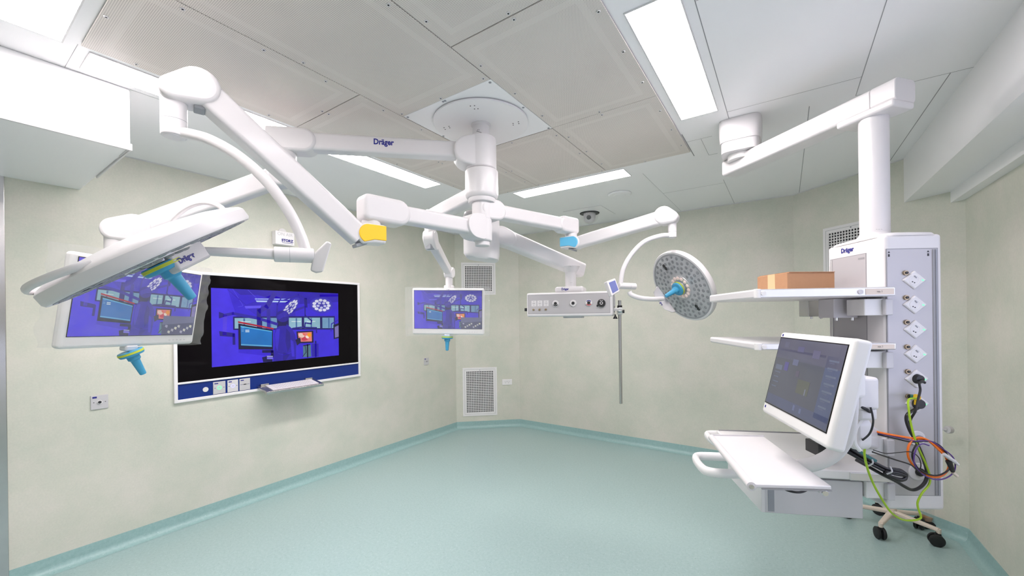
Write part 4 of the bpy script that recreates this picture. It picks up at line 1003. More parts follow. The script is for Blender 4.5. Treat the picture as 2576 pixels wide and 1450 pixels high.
# infusion pole clamped to the box's rail
pp = P(1559, 775, 3.17); PPz = lambda z: V((pp.x, pp.y, z))
ip = thing('infusion_pole', PPz(P(1559, 1016, 3.17).z), 'thin steel pole clamped to the right end of the supply box, ending in mid-air', 'pole')
z0, z1 = P(1559, 1016, 3.17).z, P(1559, 756, 3.17).z
MB().cyl(PPz(z0), PPz(z1), .0125, n=20, ch=.002).build('tube', M['steel'], ip)
zc2 = P(1559, 784, 3.17).z
MB().box(PPz(zc2), (.042, .042, .05), RS).beam(PPz(zc2-.002), LS(W_/2+.05, .10, -.045), .03, .034, .004).build('clamp', M['chrome'], ip, bevel=.004)
MB().cyl(PPz(zc2+.026), PPz(zc2+.048), .019, n=24, ch=.003).build('clamp_collar', M['black'], ip)
kk = PPz(zc2-.008)-ef*.035
MB().cyl(kk-UZ*.015, kk-UZ*.034, .006, n=12).cyl(kk-UZ*.030, kk-UZ*.050, .010, .019, n=16).build('clamp_knob', M['black'], ip)
MB().cyl(PPz(zc2)+ef*.02, PPz(zc2)+ef*.036, .014, n=18, ch=.002).build('side_knob', M['black'], ip)
# ---------------------------------------------------------------- right equipment pendant
TA_ = math.radians(3.5)
te1 = RX*math.cos(TA_)-DY*math.sin(TA_); te2 = RX*math.sin(TA_)+DY*math.cos(TA_); RT = Matrix((te1, te2, UZ)).transposed()
TO = G(1.5775, 1.70, 0)                       # near left corner of the tower
T = lambda x, y, z: TO+te1*x+te2*y+UZ*z       # tower frame: x right along its socket face, y deeper, z up
TW, TD, TZ0, TZ1 = .228, .335, .803, 1.966
cc = T(.112, .165, 0)
pen = thing('equipment_pendant', V((cc.x, cc.y, TZ0)), 'tall white equipment pendant tower with six tilted sockets, hanging from the right ceiling arm', 'equipment pendant')
def TB(mb, x0, x1, y0, y1, z0, z1): return mb.box(T((x0+x1)/2, (y0+y1)/2, (z0+z1)/2), (abs(x1-x0), abs(y1-y0), abs(z1-z0)), RT)
# ceiling cover, arm, column
MC = G(1.476, 2.575, 0)
aR, aL = G(1.727, 1.755, 2.606), G(1.470, 2.70, 2.606)
ad = (aR-aL).normalized(); as_ = ad.cross(UZ); RA_ = Matrix((as_, ad, UZ)).transposed()
cvr = MB(); secs = []
for z, k in ((CEIL-.001, 1.0), (CEIL-.02, 1.0), (CEIL-.10, .985), (CEIL-.135, .95), (CEIL-.137, .90), (CEIL-.20, .90)):
    r = []
    for j in range(40):
        a = 2*PI*j/40; x = math.copysign(abs(math.cos(a))**.45, math.cos(a))*.118*k; y = math.copysign(abs(math.sin(a))**.45, math.sin(a))*.125*k
        r.append(V((MC.x, MC.y, z))+V((1, 0, 0))*x+V((0, 1, 0))*y)
    secs.append(r)
cvr.rings(secs).build('ceiling_cover', M['white'], pen)
MB().cyl(V((MC.x, MC.y, CEIL-.19)), V((MC.x, MC.y, 2.62)), .075, n=32).build('pivot', M['offwhite'], pen)
MB().beam(aL, aR-ad*.10, .122, .098, .016, n=5).beam(aR-ad*.098, aR, .126, .104, .022, n=5).build('extension_arm', M['white'], pen, bevel=.003, seg=2)
MB().beam(aL+ad*.02+UZ*.045, aL+ad*.22+UZ*.045, .10, .03, .01).build('arm_collar', M['white'], pen, bevel=.004)
colc = T(.112, .165, 0); colc = G(1.682, 1.862, 0)
CC = lambda z: V((colc.x, colc.y, z))
MB().box(CC(2.545)+ad*.0, (.13, .24, .032), RA_).build('arm_bracket', M['white'], pen, bevel=.010)
MB().lathe(CC(1.985), UZ, [(-.03, .085), (-.012, .080), (0, .066), (.012, .057), (.02, .0545), (.55, .0545), (.556, .058), (.56, .058)], 48).build('column', M['white'], pen)
text_mesh(MB(), '-- --- --', .010, CC(2.012)-DY*.0550-RX*.03, RX, UZ).build('scale_marks', M['print'], pen, smooth=False)
# tower body
TB(MB(), 0, TW, 0, TD, TZ0, TZ1).build('tower_frame', M['white'], pen, bevel=.014, seg=4)
TB(MB(), .004, TW-.018, -.0006, .01, TZ0+.062, TZ1-.060).build('panel_seam', M['greyprint'], pen, smooth=False)
TB(MB(), .007, TW-.021, -.0016, .01, TZ0+.065, TZ1-.063).build('socket_panel', M['panelgrey'], pen, smooth=False)
TB(MB(), -.0006, .01, .095, TD-.018, TZ0+.062, TZ1-.062).build('panel_seam', M['greyprint'], pen, smooth=False)
TB(MB(), -.0016, .01, .098, TD-.021, TZ0+.065, TZ1-.065).build('side_panel', M['panelgrey'], pen, smooth=False)
mb = MB(); TB(mb, TW-.042, TW-.034, -.004, .006, TZ0+.066, TZ1-.066); mb.build('panel_rail', M['greyprint'], pen, smooth=False)
mb = MB(); TB(mb, TW-.030, TW-.024, -.004, .006, TZ0+.066, TZ1-.066); mb.build('panel_rail', M['midgrey'], pen, smooth=False)
TB(MB(), -.004, .006, TD-.036, TD-.026, TZ0+.07, TZ1-.066).build('side_rail', M['alu'], pen, smooth=False)
# shoulder under the column
sec = []
for z, k, e in ((TZ1-.004, 1.0, .3), (TZ1+.008, .96, .35), (TZ1+.018, .70, .6), (TZ1+.024, .52, 1.0)):
    r = []
    for j in range(40):
        a = 2*PI*j/40; x = math.copysign(abs(math.cos(a))**e, math.cos(a))*TW/2*k; y = math.copysign(abs(math.sin(a))**e, math.sin(a))*TD/2*k
        r.append(T(TW/2, TD/2, z)+te1*x+te2*y)
    sec.append(r)
MB().rings(sec).build('tower_cap', M['white'], pen)
text_mesh(MB(), 'Dräger', .030, T(-.0012, .205, TZ1-.032), -te2, UZ, bold=.001, sx=.9).build('lettering', M['logo'], pen, smooth=False)
TB(MB(), -.0022, -.0016, .105, .14, TZ1-.087, TZ1-.079).build('faint_print', M['greyprint'], pen, smooth=False)
for x in (.014, TW-.058):
    mb = MB(); mb.add([T(x-.005, -.0024, TZ1-.078), T(x+.005, -.0024, TZ1-.078), T(x, -.0024, TZ1-.070)], [(0, 1, 2)]); TB(mb, x-.003, x+.003, -.003, -.002, TZ1-.094, TZ1-.083)
    mb.build('arrow_mark', M['print'], pen, smooth=False)
RQ = RT @ Matrix.Rotation(math.radians(44), 3, 'Y')
for k in range(6):
    c = T(.112+.001*k, .0,  1.7726-.1037*k)
    s = MB().add([c+te1*(x*1.13)+UZ*(z*.95)+te2*y for x, z, y in ((0, .044, 0), (.044, 0, 0), (0, -.044, 0), (-.044, 0, 0), (0, .040, -.009), (.040, 0, -.009), (0, -.040, -.009), (-.040, 0, -.009))], [(0, 1, 2, 3), (7, 6, 5, 4), (0, 4, 5, 1), (1, 5, 6, 2), (2, 6, 7, 3), (3, 7, 4, 0)]).build('socket_outlet', M['white'], pen, bevel=.004, seg=3)
    c2 = c-te2*.0092-te1*.004
    MB().lathe(c2, -te2, [(0, .0205), (.0008, .0205), (.0008, .0185), (-.0004, .018), (-.0005, .0)], 28, False, False).build('socket_well', M['offwhite'], s)
    for dx, dz in ((-.008, -.008), (.0, -.012)): MB().cyl(c2+te1*dx+UZ*dz-te2*.0006, c2+te1*dx+UZ*dz-te2*.0016, .0022, n=10).build('pin_hole', M['print'], s)
    MB().box(c2+te1*.004+UZ*.012-te2*.001, (.012, .002, .0035), RQ).build('earth_clip', M['midgrey'], s, smooth=False)
    MB().box(c+te1*.029-UZ*.002-te2*.0095, (.008, .002, .004), RT @ Matrix.Rotation(math.radians(20), 3, 'Y')).build('indicator_light', M['led'], s, smooth=False)
    e = c-te1*.034+UZ*.030
    g = MB().cyl(e+te2*.003, e-te2*.009, .0105, n=18, ch=.0015).build('earth_stud', M['brass'], pen)
    MB().cyl(e-te2*.009, e-te2*.012, .0055, n=14).build('stud_core', M['print'], g)
for z, r, core in ((1.107, .032, .015), (.968, .036, .017)):
    c = T(.116, -.001, z); q = MB().lathe(c, -te2, [(0, r), (.004, r), (.006, r*.93), (.006, r*.6)], 36, False, True).build('round_port', M['white'], pen)
    MB().cyl(c-te2*.006+te1*.004, c-te2*.014+te1*.004, core, n=24, ch=.001).build('port_core', M['black'] if core > .016 else M['midgrey'], q)
# shelves
TA2 = math.radians(6.5); RS1 = Matrix((RX*math.cos(TA2)-DY*math.sin(TA2), RX*math.sin(TA2)+DY*math.cos(TA2), UZ)).transposed()
TA3 = math.radians(10); RS2 = Matrix((RX*math.cos(TA3)-DY*math.sin(TA3), RX*math.sin(TA3)+DY*math.cos(TA3), UZ)).transposed()
TS = lambda x, y, z: TO+RS1@V((x, y, z))
TDr = lambda x, y, z: TO+RS2@V((x, y, z))
def SB(mb, x0, x1, y0, y1, z0, z1, f=None, R=None): f = f or TS; return mb.box(f((x0+x1)/2, (y0+y1)/2, (z0+z1)/2), (abs(x1-x0), abs(y1-y0), abs(z1-z0)), RS1 if R is None else R)
def DB(mb, *a): return SB(mb, *a, f=TDr, R=RS2)
def shelf(zt, th, name='shelf', strip=True):
    x0, x1, y0, y1 = -.535, .0, -.045, .50
    s = SB(MB(), x0, x1, y0+.012, y1-.012, zt-th, zt).build(name, M['white'], pen, bevel=.008)
    for y in (y0, y1-.012): 
        SB(MB(), x0+.012, x1+.006, y, y+.014, zt-th+.002, zt-.001).build('side_rail', M['alu'], s, bevel=.004)
    MB().cyl(TS(x0+.010, y0+.010, zt-th+.001), TS(x0+.010, y0+.010, zt), .014, n=20).build('end_cap', M['offwhite'], s, bevel=.002)
    MB().box(TS(-.055, y0-.0015, zt-th/2), (.105, .002, th*.62), RS1).build('rating_strip', M['cream'] if strip else M['lightgrey'], s, smooth=False)
    text_mesh(MB(), 'max. 50 kg', .011, TS(-.050, y0-.003, zt-th/2), RX, UZ, sx=.75).build('lettering', M['print'], s, smooth=False)
    MB().cyl(TS(-.128, y0+.002, zt-th/2), TS(-.128, y0-.004, zt-th/2), .010, n=20).build('round_stop', M['lightgrey'], s)
    MB().cyl(TS(-.505, y0+.002, zt-th/2), TS(-.505, y0-.004, zt-th/2), .010, n=20).build('round_stop', M['offwhite'], s)
    return s
S1_ = shelf(1.744, .040); S2_ = shelf(1.512, .030)
for z in (1.66, 1.437, 1.07, .885):
    TB(MB(), -.085, .0, .0, .10, z-.035, z+.036).build('shelf_bracket', M['offwhite'], pen, bevel=.004)
    TB(MB(), -.016, .015, -.02, .0, z-.034, z+.034).build('rail_clamp', M['lightgrey'], pen, bevel=.004)
TB(MB(), -.125, -.02, .12, .22, 1.615, 1.703).build('under_shelf_bracket', M['lightgrey'], pen, bevel=.003)
for x in (-.11, -.04): MB().cyl(T(x, .125, 1.603), T(x, .125, 1.616), .006, n=10).build('bracket_bolt', M['chrome'], pen)
bx0 = P(2035, 750, 2.16); bx1 = P(2077, 797, 2.16)
MB().box((bx0+bx1)/2+te2*.04, (.09, .08, .10), RT).build('rear_bracket', M['steel'], pen, bevel=.003)
for dx in (-.03, .02): MB().cyl((bx0+bx1)/2+te1*dx-UZ*.05, (bx0+bx1)/2+te1*dx-UZ*.062, .006, n=10).build('bracket_bolt', M['chrome'], pen)
# drawer unit with its worktop and two loop handles
dt = DB(MB(), -.512, .0, -.03, .53, .932, .971).build('drawer_top', M['offwhite'], pen, bevel=.006)
DB(MB(), -.16, .0, -.036, -.024, .932, .966).build('front_rail', M['alu'], dt, bevel=.003)
DB(MB(), -.50, -.0, .525, .533, .955, .976).build('rear_edge', M['greyprint'], dt, smooth=False)
db_ = DB(MB(), -.475, -.092, .0, .42, .757, .915).build('drawer_body', M['lightgrey'], pen, bevel=.004)
DB(MB(), -.490, -.473, .0, .42, .757, .928).build('drawer_front', M['white'], pen, bevel=.004)
DB(MB(), -.463, -.438, -.002, .002, .765, .915).build('corner_strip', M['midgrey'], db_, smooth=False)
DB(MB(), -.47, -.10, .01, .41, .912, .935).build('gap', M['greyprint'], db_, smooth=False)
def loop_handle(pts):
    MB().tube([TDr(*p) for p in pts], .016, n=12, res=5, ry=.021).build('loop_handle', M['offwhite'], pen)
loop_handle([(-.50, -.055, .945), (-.66, -.062, .944), (-.722, -.050, .944), (-.738, .0, .944), (-.735, .10, .944), (-.715, .145, .944), (-.66, .155, .944), (-.50, .150, .945)])
loop_handle([(-.49, .36, .945), (-.545, .365, .944), (-.565, .40, .944), (-.568, .50, .944), (-.550, .545, .944), (-.49, .550, .945)])

# cardboard box on the top shelf
q = T(-.215, .25, 1.7445)
cb = thing('cardboard_box', q, 'brown cardboard box with buff tape lying on the top shelf of the pendant', 'box')
a0 = G(1.273, 1.86, 1.7447); a1 = G(1.505, 1.875, 1.7447); eb = (a1-a0).normalized(); fb = UZ.cross(eb); RB_ = Matrix((eb, fb, UZ)).transposed()
bw_, bd_, bh_ = .232, .205, .082
c0_ = a0+eb*bw_/2+fb*bd_/2
MB().box(c0_+UZ*bh_/2, (bw_, bd_, bh_), RB_).build('carton', M['cardboard'], cb, bevel=.002)
MB().box(c0_-eb*(bw_/2+.0006)+UZ*(bh_/2+.0002), (.001, .05, bh_), RB_).box(c0_+UZ*(bh_+.0006), (bw_+.002, .05, .001), RB_).build('tape', M['tape'], cb, smooth=False)
MB().box(c0_+UZ*(bh_+.002)+eb*.003-fb*.004, (bw_-.01, bd_-.0, .0035), RB_).build('flap', M['cardboard'], cb, smooth=False)

# ---------------------------------------------------------------- workstation: monitor, keyboard tray and arm
k_ = .44/.41
S = lambda x, d, z: G(x*k_, d*k_, EYE+(z-EYE)*k_)
q4 = [S(.968, 1.453, 1.554), S(.878, 1.053, 1.556), S(.822, 1.055, 1.321), S(.912, 1.455, 1.319)]
wc = sum(q4, V((0, 0, 0)))/4; wex = ((q4[1]-q4[0])+(q4[2]-q4[3])).normalized(); wey = (q4[0]-q4[3])+(q4[1]-q4[2]); wey = (wey-wex*wey.dot(wex)).normalized(); wn = wex.cross(wey)
RWs = Matrix((wex, wey, wn)).transposed(); W = lambda x, y, z: wc+RWs@V((x, y, z))
ws = thing('touch_monitor', wc-wn*.08, 'tilted white touch-screen monitor with a white keyboard tray, on an arm from the pendant tower', 'monitor')
w_, h_ = .44, .259
MB().box(W(.004, -.010, -.024), (w_+.033, h_+.060, .046), RWs).build('housing', M['offwhite'], ws, bevel=.011, seg=4)
MB().box(W(-.0, 0, -.0004), (w_, h_, .0016), RWs).build('front_glass', M['glassblack'], ws, smooth=False)
def ui(parent):
    mb = MB(); cs = []
    def r(l, c, x0, y0, x1, y1, sk=0):
        mb.add([W((x0-.5)*w_+sk, (.5-y1)*h_, .0005+l*.00012), W((x1-.5)*w_+sk, (.5-y1)*h_, .0005+l*.00012), W((x1-.5)*w_, (.5-y0)*h_, .0005+l*.00012), W((x0-.5)*w_, (.5-y0)*h_, .0005+l*.00012)], [(0, 1, 2, 3)]); cs.append(s2l(*c))
    r(0, (74, 78, 98), .008, .012, .992, .988)
    r(1, (84, 84, 112), .008, .012, .992, .30); r(1, (70, 84, 128), .80, .16, .985, .90); r(1, (72, 80, 118), .02, .84, .985, .975); r(1, (92, 92, 120), .02, .16, .78, .19)
    rd = random.Random(5)
    for i in range(7): r(2, (98, 108, 140), .83, .20+.09*i, .93+.03*rd.random(), .222+.09*i); r(2, (90, 98, 132), .84, .232+.09*i, .90, .242+.09*i)
    for i in range(4): r(2, (92, 104, 132), .05, .50+.07*i, .16-.02*(i % 2), .515+.07*i)
    r(2, (100, 110, 138), .045, .40, .17, .47); r(2, (105, 110, 150), .33, .28, .42, .36); r(2, (78, 70, 150), .20, .34, .27, .46); r(2, (98, 106, 150), .50, .86, .53, .93); r(2, (98, 106, 150), .60, .87, .63, .93)
    r(2, (92, 92, 125), .12, .06, .20, .14); r(2, (88, 86, 135), .36, .10, .46, .17); r(2, (96, 92, 135), .60, .12, .70, .22); r(2, (90, 80, 110), .42, .42, .47, .50); r(2, (84, 88, 80), .48, .52, .66, .70); r(3, (120, 124, 150), .61, .62, .625, .70)
    return mb.build('screen_picture', M['picture2'], parent, smooth=False, colors=cs)
ui(ws)
for y in (h_/2+.008, -h_/2-.014): MB().box(W(-w_/2+.012, y, -.0004), (.007, .009, .0016), RWs).build('badge', M['logo'], ws, smooth=False)
# hinge and arm back to the tower
hp = G(1.21, 1.46, 1.375)
MB().box(G(1.255, 1.47, 1.352), (.075, .11, .115), RT).build('arm_head', M['white'], ws, bevel=.012, seg=4)
MB().beam(W(.05, 0, -.055), G(1.24, 1.46, 1.375), .07, .09, .02).build('monitor_hinge', M['offwhite'], ws, bevel=.006)
MB().box(G(1.262, 1.47, 1.277), (.062, .09, .045), RT).build('arm_neck', M['white'], ws, bevel=.010)
MB().hull(G(1.272, 1.485, 1.225), .030, G(1.272, 1.485, 1.165), .030, RX*.055).build('arm_knee', M['white'], ws, bevel=.010)
MB().beam(G(1.272, 1.50, 1.20), G(1.53, 1.72, 1.10), .05, .11, .018, h1=.09).build('support_arm', M['white'], ws)
MB().tube([G(1.262, 1.455, 1.26), G(1.232, 1.45, 1.22), G(1.228, 1.45, 1.17), G(1.25, 1.455, 1.14)], .007, n=8, res=5).build('cable_cover', M['offwhite'], ws)
# curved band down to the tray, and the tray
bp_ = [P(2140, 940, 1.33), P(2139, 1005, 1.33), P(2136, 1055, 1.335), P(2127, 1100, 1.35), P(2104, 1136, 1.375), P(2068, 1160, 1.41), P(2028, 1172, 1.45), P(1985, 1176, 1.50)]
MB().tube(bp_, .026, n=16, res=6, ry=.016).build('curved_tray_arm', M['white'], ws)
kn = [G(.723, 1.248, 1.114), G(.950, 1.213, 1.116), G(1.119, 1.795, 1.083), G(.896, 1.838, 1.082)]
kn = [G(.728, 1.235, 1.117), G(.956, 1.213, 1.117), G(1.128, 1.812, 1.085), G(.902, 1.835, 1.085)]
nrmk = (kn[1]-kn[0]).cross(kn[3]-kn[0]).normalized(); nrmk = nrmk if nrmk.z > 0 else -nrmk
tr_ = MB().prism([p-nrmk*.012 for p in kn], nrmk*.012).build('keyboard_tray', M['white'], ws, bevel=.003)
MB().tube([kn[0]-nrmk*.008, kn[3]-nrmk*.008], .0135, n=16, res=1).build('rounded_edge', M['white'], tr_)
kd = (kn[1]-kn[0]).normalized(); kl = (kn[3]-kn[0]).normalized()
MB().prism([kn[0]+kd*.03-kl*.002-nrmk*.012, kn[1]-kl*.002-nrmk*.012, kn[1]+kl*.006-nrmk*.012, kn[0]+kd*.03+kl*.006-nrmk*.012], -nrmk*.004).build('under_rail', M['greyprint'], tr_, smooth=False)
MB().prism([kn[3]+kd*.0-kl*.002+nrmk*.0, kn[2]-kl*.002, kn[2]+kl*.006, kn[3]+kl*.006], nrmk*.005).build('back_lip', M['lightgrey'], tr_, smooth=False)
p = kn[0]-nrmk*.008; MB().cyl(p-kl*.0005, p-kl*.004, .0075, n=16, ch=.001).build('tray_bolt', M['chrome'], tr_)
p = kn[0].lerp(kn[1], .92)-nrmk*.022+kl*.012; MB().cyl(p+kl*.012, p-kl*.014, .0085, n=16, ch=.001).build('tray_bolt', M['chrome'], tr_)
MB().box(kn[0].lerp(kn[1], .92)-nrmk*.018+kl*.012, (.03, .02, .010), Matrix((kd, kl, nrmk)).transposed()).build('bolt_block', M['lightgrey'], tr_)

# ---------------------------------------------------------------- cables on the pendant
def cable(name, pts, r, m, label, group=None, res=6, loc=None):
    pts = [p if isinstance(p, V) else P(*p) for p in pts]
    t = thing(name, pts[0], label, 'cable', group)
    MB().tube(pts, r, n=8, res=res).build('sheath', M[m] if isinstance(m, str) else m, t)
    return t
def plug(t, c, r, axis, m='black', L=.020):
    MB().cyl(c+te2*.0, c-te2*L, r, r*.82, n=24, ch=.003).build('plug', M[m], t)
    MB().cyl(c-te2*(L*.5), c-te2*(L*.5)+axis*r*1.5, r*.36, r*.22, n=12).build('strain_relief', M[m], t)
c5 = T(.116, -.006, 1.7726-.1037*4)+te1*-.002; c6 = T(.117, -.006, 1.7726-.1037*5)+te1*-.002
dq = lambda px, py, d=1.655: (px, py, d)
t = cable('power_cable', [c5-te2*.018+te1*.012, dq(2313, 964), dq(2315, 982), dq(2310, 1004, 1.64), dq(2303, 1034, 1.63), dq(2291, 1056, 1.65), dq(2288, 1078, 1.66), dq(2298, 1103, 1.66)], .0045, 'cable', 'black power cable plugged into the second lowest socket of the pendant')
plug(t, c5, .021, te1*.8-UZ*.5)
t = cable('power_cable', [c6-te2*.016-te1*.010-UZ*.015, dq(2286, 1040), dq(2280, 1056), dq(2289, 1084), dq(2303, 1108), dq(2313, 1130), dq(2325, 1161), dq(2332, 1190), dq(2328, 1212), dq(2313, 1228), dq(2294, 1233), dq(2274, 1224, 1.64), dq(2255, 1212, 1.63), dq(2219, 1194, 1.62), dq(2185, 1175, 1.63), dq(2154, 1158, 1.68)], .0062, 'cable', 'thick black power cable hanging in a big curve from the lowest socket of the pendant')
plug(t, c6, .023, -te1*.5-UZ*.8)
ec = T(.117-.036, -.014, 1.7726-.1037*5+.031)
t = cable('earth_cable', [ec-te2*.014+te1*.014-UZ*.004, dq(2286, 1006, 1.63), dq(2286, 1030, 1.62), dq(2291, 1064, 1.62), dq(2301, 1103, 1.62), dq(2313, 1134, 1.63), dq(2328, 1166, 1.64), dq(2339, 1198, 1.65), dq(2337, 1220, 1.65), dq(2320, 1241, 1.64), dq(2309, 1262, 1.64), dq(2309, 1277, 1.64), dq(2315, 1294, 1.64), dq(2316, 1304, 1.64), dq(2304, 1309, 1.63), dq(2280, 1310, 1.62), dq(2261, 1304, 1.60), dq(2240, 1288, 1.58), dq(2220, 1259, 1.56), dq(2199, 1222, 1.54), dq(2184, 1185, 1.51), dq(2175, 1148, 1.48), dq(2175, 1128, 1.47)], .0038, 'earth', 'yellow-green earth cable sagging below the pendant tower from its lowest socket')
MB().cyl(ec, ec+te1*.014-te2*.012, .009, n=14, ch=.001).build('green_plug', M['green'], t)
MB().cyl(ec+te1*.014-te2*.020-UZ*.001, ec+te1*.014-te2*.006-UZ*.001, .013, n=18, ch=.002).cyl(ec+te1*.014-te2*.013-UZ*.006, ec+te1*.010-te2*.013-UZ*.032, .007, .0055, n=12).build('yellow_plug', M['earthyellow'], t)
K = 4.143
c4p = lambda x, y, d: (2050+x/K, 900+y/K, d)
loopd = 1.625
t = cable('fibre_cable', [c4p(330, 665, 1.72), c4p(425, 705, 1.70), c4p(650, 775, 1.66), c4p(850, 815, 1.64), c4p(1040, 845, loopd), c4p(1150, 855, loopd), c4p(1260, 905, loopd), c4p(1330, 975, loopd), c4p(1380, 1080, loopd), c4p(1390, 1160, loopd), c4p(1320, 1235, loopd), c4p(1220, 1245, loopd), c4p(1110, 1200, loopd), c4p(1020, 1120, loopd), c4p(972, 1030, loopd), c4p(975, 930, loopd), c4p(1020, 860, loopd), c4p(1090, 835, loopd-.01), c4p(1180, 865, loopd-.01), c4p(1290, 960, loopd-.01), c4p(1330, 1000, loopd-.01)], .0040, 'orange', 'coiled orange cable looped in front of the lower end of the pendant tower')
t = cable('fibre_cable', [c4p(650, 790, 1.67), c4p(850, 830, 1.65), c4p(1040, 870, loopd-.005), c4p(1110, 868, loopd-.012), c4p(1210, 875, loopd-.012), c4p(1330, 950, loopd-.012), c4p(1445, 1050, loopd-.012), c4p(1455, 1180, loopd-.012), c4p(1360, 1260, loopd-.012), c4p(1240, 1270, loopd-.012), c4p(1120, 1215, loopd-.012), c4p(1045, 1130, loopd-.015), c4p(1032, 1040, loopd-.015), c4p(1065, 940, loopd-.015), c4p(1120, 900, loopd-.015), c4p(1190, 918, loopd-.015)], .0024, 'purple', 'thin coiled purple cable looped with the orange cable by the pendant tower')
t = cable('signal_cable', [c4p(640, 800, 1.675), c4p(860, 850, 1.65), c4p(1000, 880, loopd), c4p(1130, 872, loopd-.006), c4p(1240, 885, loopd-.006), c4p(1330, 945, loopd-.006), c4p(1400, 1060, loopd-.006), c4p(1400, 1160, loopd-.006), c4p(1300, 1225, loopd-.006), c4p(1190, 1220, loopd-.006), c4p(1080, 1160, loopd-.006), c4p(1020, 1060, loopd-.006), c4p(1020, 980, loopd-.006), c4p(1060, 900, loopd-.006)], .0030, 'cable', 'thin coiled black cable within the orange loop at the pendant tower')
# connector ends and ties of the coil
ct = thing('cable_connector', P(2388, 1156, loopd), 'white connector end sticking out of the cable coil at the right', 'connector')
MB().cyl(P(2374, 1143, loopd-.02), P(2402, 1163, loopd-.02), .0065, .0075, n=14, ch=.001).build('body', M['lightgrey'], ct)
MB().cyl(P(2402, 1163, loopd-.02), P(2411, 1170, loopd-.02), .0060, .0045, n=14).build('tip', M['white'], ct)
ct = thing('cable_connector', P(2394, 1180, loopd), 'black connector end with a pale tip at the lower right of the cable coil', 'connector')
MB().cyl(P(2386, 1160, loopd-.015), P(2397, 1187, loopd-.015), .010, .007, n=14, ch=.001).build('body', M['black'], ct)
MB().cyl(P(2397, 1189, loopd-.015), P(2408, 1199, loopd-.015), .0055, n=12).build('tip', M['cream'], ct)
# black bundle
bd = thing('cable_bundle', P(2150, 1135, 1.6), 'thick bundle of coiled black cables lying between the touch monitor arm and the pendant tower', 'cable bundle')
rd = random.Random(8)
for i in range(9):
    ox, oy = rd.uniform(-9, 9), rd.uniform(-9, 9); dz = rd.uniform(-.015, .015)
    e = i % 3
    pts = [(2118+ox, 1120+oy, 1.62+dz), (2140+ox*.8, 1134+oy*.8, 1.615+dz), (2170+ox*.5, 1153+oy*.6, 1.60+dz), (2205+ox*.4, 1171+oy*.5, 1.59+dz), (2232+ox*.4, 1184+oy*.5, 1.585+dz), (2258+ox*.5, 1192-4*e+oy*.3, 1.58+dz), (2276+e*2, 1196+oy*.3, 1.58+dz), (2278-e*3, 1206, 1.578+dz), (2264-e*4, 1210-e*3, 1.575+dz), (2244-e*3, 1201-e*2, 1.575+dz), (2226+ox*.3, 1188+oy*.4, 1.578+dz)]
    MB().tube([P(*p) for p in pts], .0050, n=8, res=5).build('cable', M['cable'], bd)
for p0, p1 in (((2184, 1148, 1.585), (2178, 1170, 1.585)), ((2232, 1172, 1.57), (2224, 1190, 1.57))):
    a, b = P(*p0), P(*p1); MB().tube([a-DY*.012, (a+b)/2-DY*.026, b-DY*.012], .003, n=8, res=4).build('tie', M['lightgrey'], bd)
MB().tube([P(2150, 1112, 1.60), P(2162, 1135, 1.575), P(2185, 1150, 1.57), P(2203, 1160, 1.57)], .006, n=8).build('teal_sleeve', M['teal'], bd)
cable('signal_cable', [c4p(580, 520, 1.41), c4p(600, 600, 1.40), c4p(605, 690, 1.40), c4p(565, 800, 1.42), c4p(460, 885, 1.48), c4p(385, 920, 1.55)], .0033, 'cable', 'thin black cable curling from the touch monitor arm head')
cable('signal_cable', [c4p(600, 985, 1.52), c4p(700, 1020, 1.55), c4p(850, 1070, 1.58), c4p(1000, 1120, 1.60), c4p(1080, 1190, 1.61), c4p(1150, 1225, 1.62)], .0028, 'cable', 'thin black cable running from the arm knee across the tower to the lowest round port')
cable('signal_cable', [c4p(610, 965, 1.53), c4p(740, 1000, 1.56), c4p(880, 990, 1.59), c4p(1000, 985, 1.61), c4p(1080, 1040, 1.62), c4p(1105, 1120, 1.62), c4p(1090, 1190, 1.63)], .0018, 'cable', 'thinnest black cable strung across the lower tower front')
cable('signal_cable', [P(2155, 1021, 1.43), P(2168, 1025, 1.42), P(2180, 1031, 1.42), P(2188, 1038, 1.43)], .0055, 'cable', 'short thick black cable at the back of the touch monitor')
cable('signal_cable', [P(1964, 1221, 1.40), P(1975, 1232, 1.38), P(2000, 1239, 1.36), P(2022, 1237, 1.36), P(2042, 1224, 1.36)], .0038, 'cable', 'black cable loop hanging under the white keyboard tray')
ad_ = thing('power_adapter', P(2065, 1144, 1.83), 'black power adapter on the drawer top behind the keyboard tray', 'power adapter')
oo = T(-.17, .16, .972)
MB().box(P(2064, 1126, 1.80), (.075, .09, .055), RT).build('case', M['black'], ad_, bevel=.004)
MB().box(P(2062, 1126, 1.80)-te2*.047, (.006, .004, .06), RT).build('band', M['lightgrey'], ad_, smooth=False)

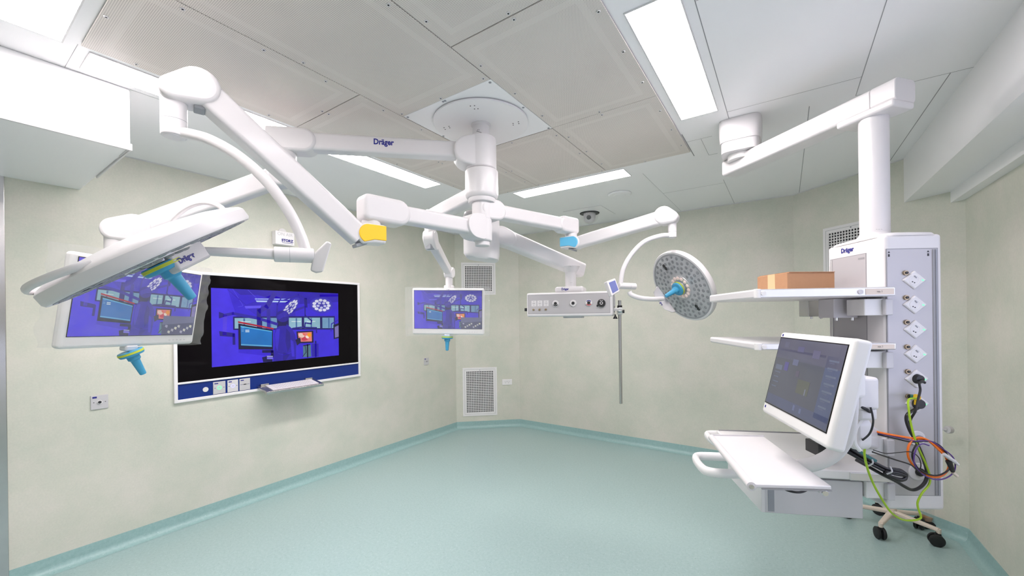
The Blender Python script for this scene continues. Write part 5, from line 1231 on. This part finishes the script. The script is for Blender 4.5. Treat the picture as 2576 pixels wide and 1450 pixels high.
# ---------------------------------------------------------------- rolling stand behind the pendant
Hb = G(2.86, 3.05, 0)
st = thing('rolling_stand', Hb, 'cream five-legged rolling stand with black casters on the floor behind the pendant tower', 'stand')
angs = [214, 292, 142, 68, 358]; rad = [.27, .26, .27, .24, .20]
MB().cyl(Hb+UZ*.085, Hb+UZ*.16, .032, .026, n=24, ch=.004).build('hub', M['cream'], st)
MB().cyl(Hb+UZ*.15, Hb+UZ*1.45, .0125, n=16).build('pole', M['steel'], st)
for a, r in zip(angs, rad):
    a = math.radians(a); dv = RX*math.cos(a)+DY*math.sin(a); e = Hb+dv*r
    lg = MB().beam(Hb+UZ*.125+dv*.01, e+UZ*.112, .040, .030, .009, w1=.030, h1=.024).cyl(e+UZ*.12, e+UZ*.09, .014, n=14).build('leg', M['cream'], st, bevel=.002)
    sv = dv.cross(UZ); wd = (sv*.8+dv*.6).normalized(); cx_ = e+UZ*.042+wd.cross(UZ)*.012
    cs_ = MB()
    for k in (-1, 1): cs_.lathe(cx_+wd*(.008*k), wd*k, [(0, .040), (.004, .042), (.014, .042), (.019, .036), (.020, .012)], 28)
    cs_.beam(cx_+UZ*.02, e+UZ*.09, .022, .03, .005).build('caster', M['rubber'], st)
kb = G(3.087, 2.85, .80)
MB().cyl(kb-RX*.020, kb+RX*.010, .026, n=24, ch=.006).beam(kb-RX*.02, Hb+UZ*.795, .012, .012, .003).build('handle_knob', M['lightgrey'], st)
bt = G(3.16, 3.13, 0); bt = P(2328, 1306, 3.08); bt.z = 0
bo_ = thing('suction_bottle', bt, 'clear plastic bottle in a black base on the floor behind the pendant', 'bottle')
MB().lathe(bt, UZ, [(0, .060), (.010, .068), (.035, .066), (.045, .05)], 28).build('base', M['rubber'], bo_)
MB().lathe(bt+UZ*.046, UZ, [(0, .045), (.01, .052), (.14, .054), (.15, .04)], 28).build('bottle', M['clearbox'], bo_)
MB().lathe(bt+UZ*.048, UZ, [(0, .040), (.03, .046)], 24).build('liquid', M['amber'], bo_)
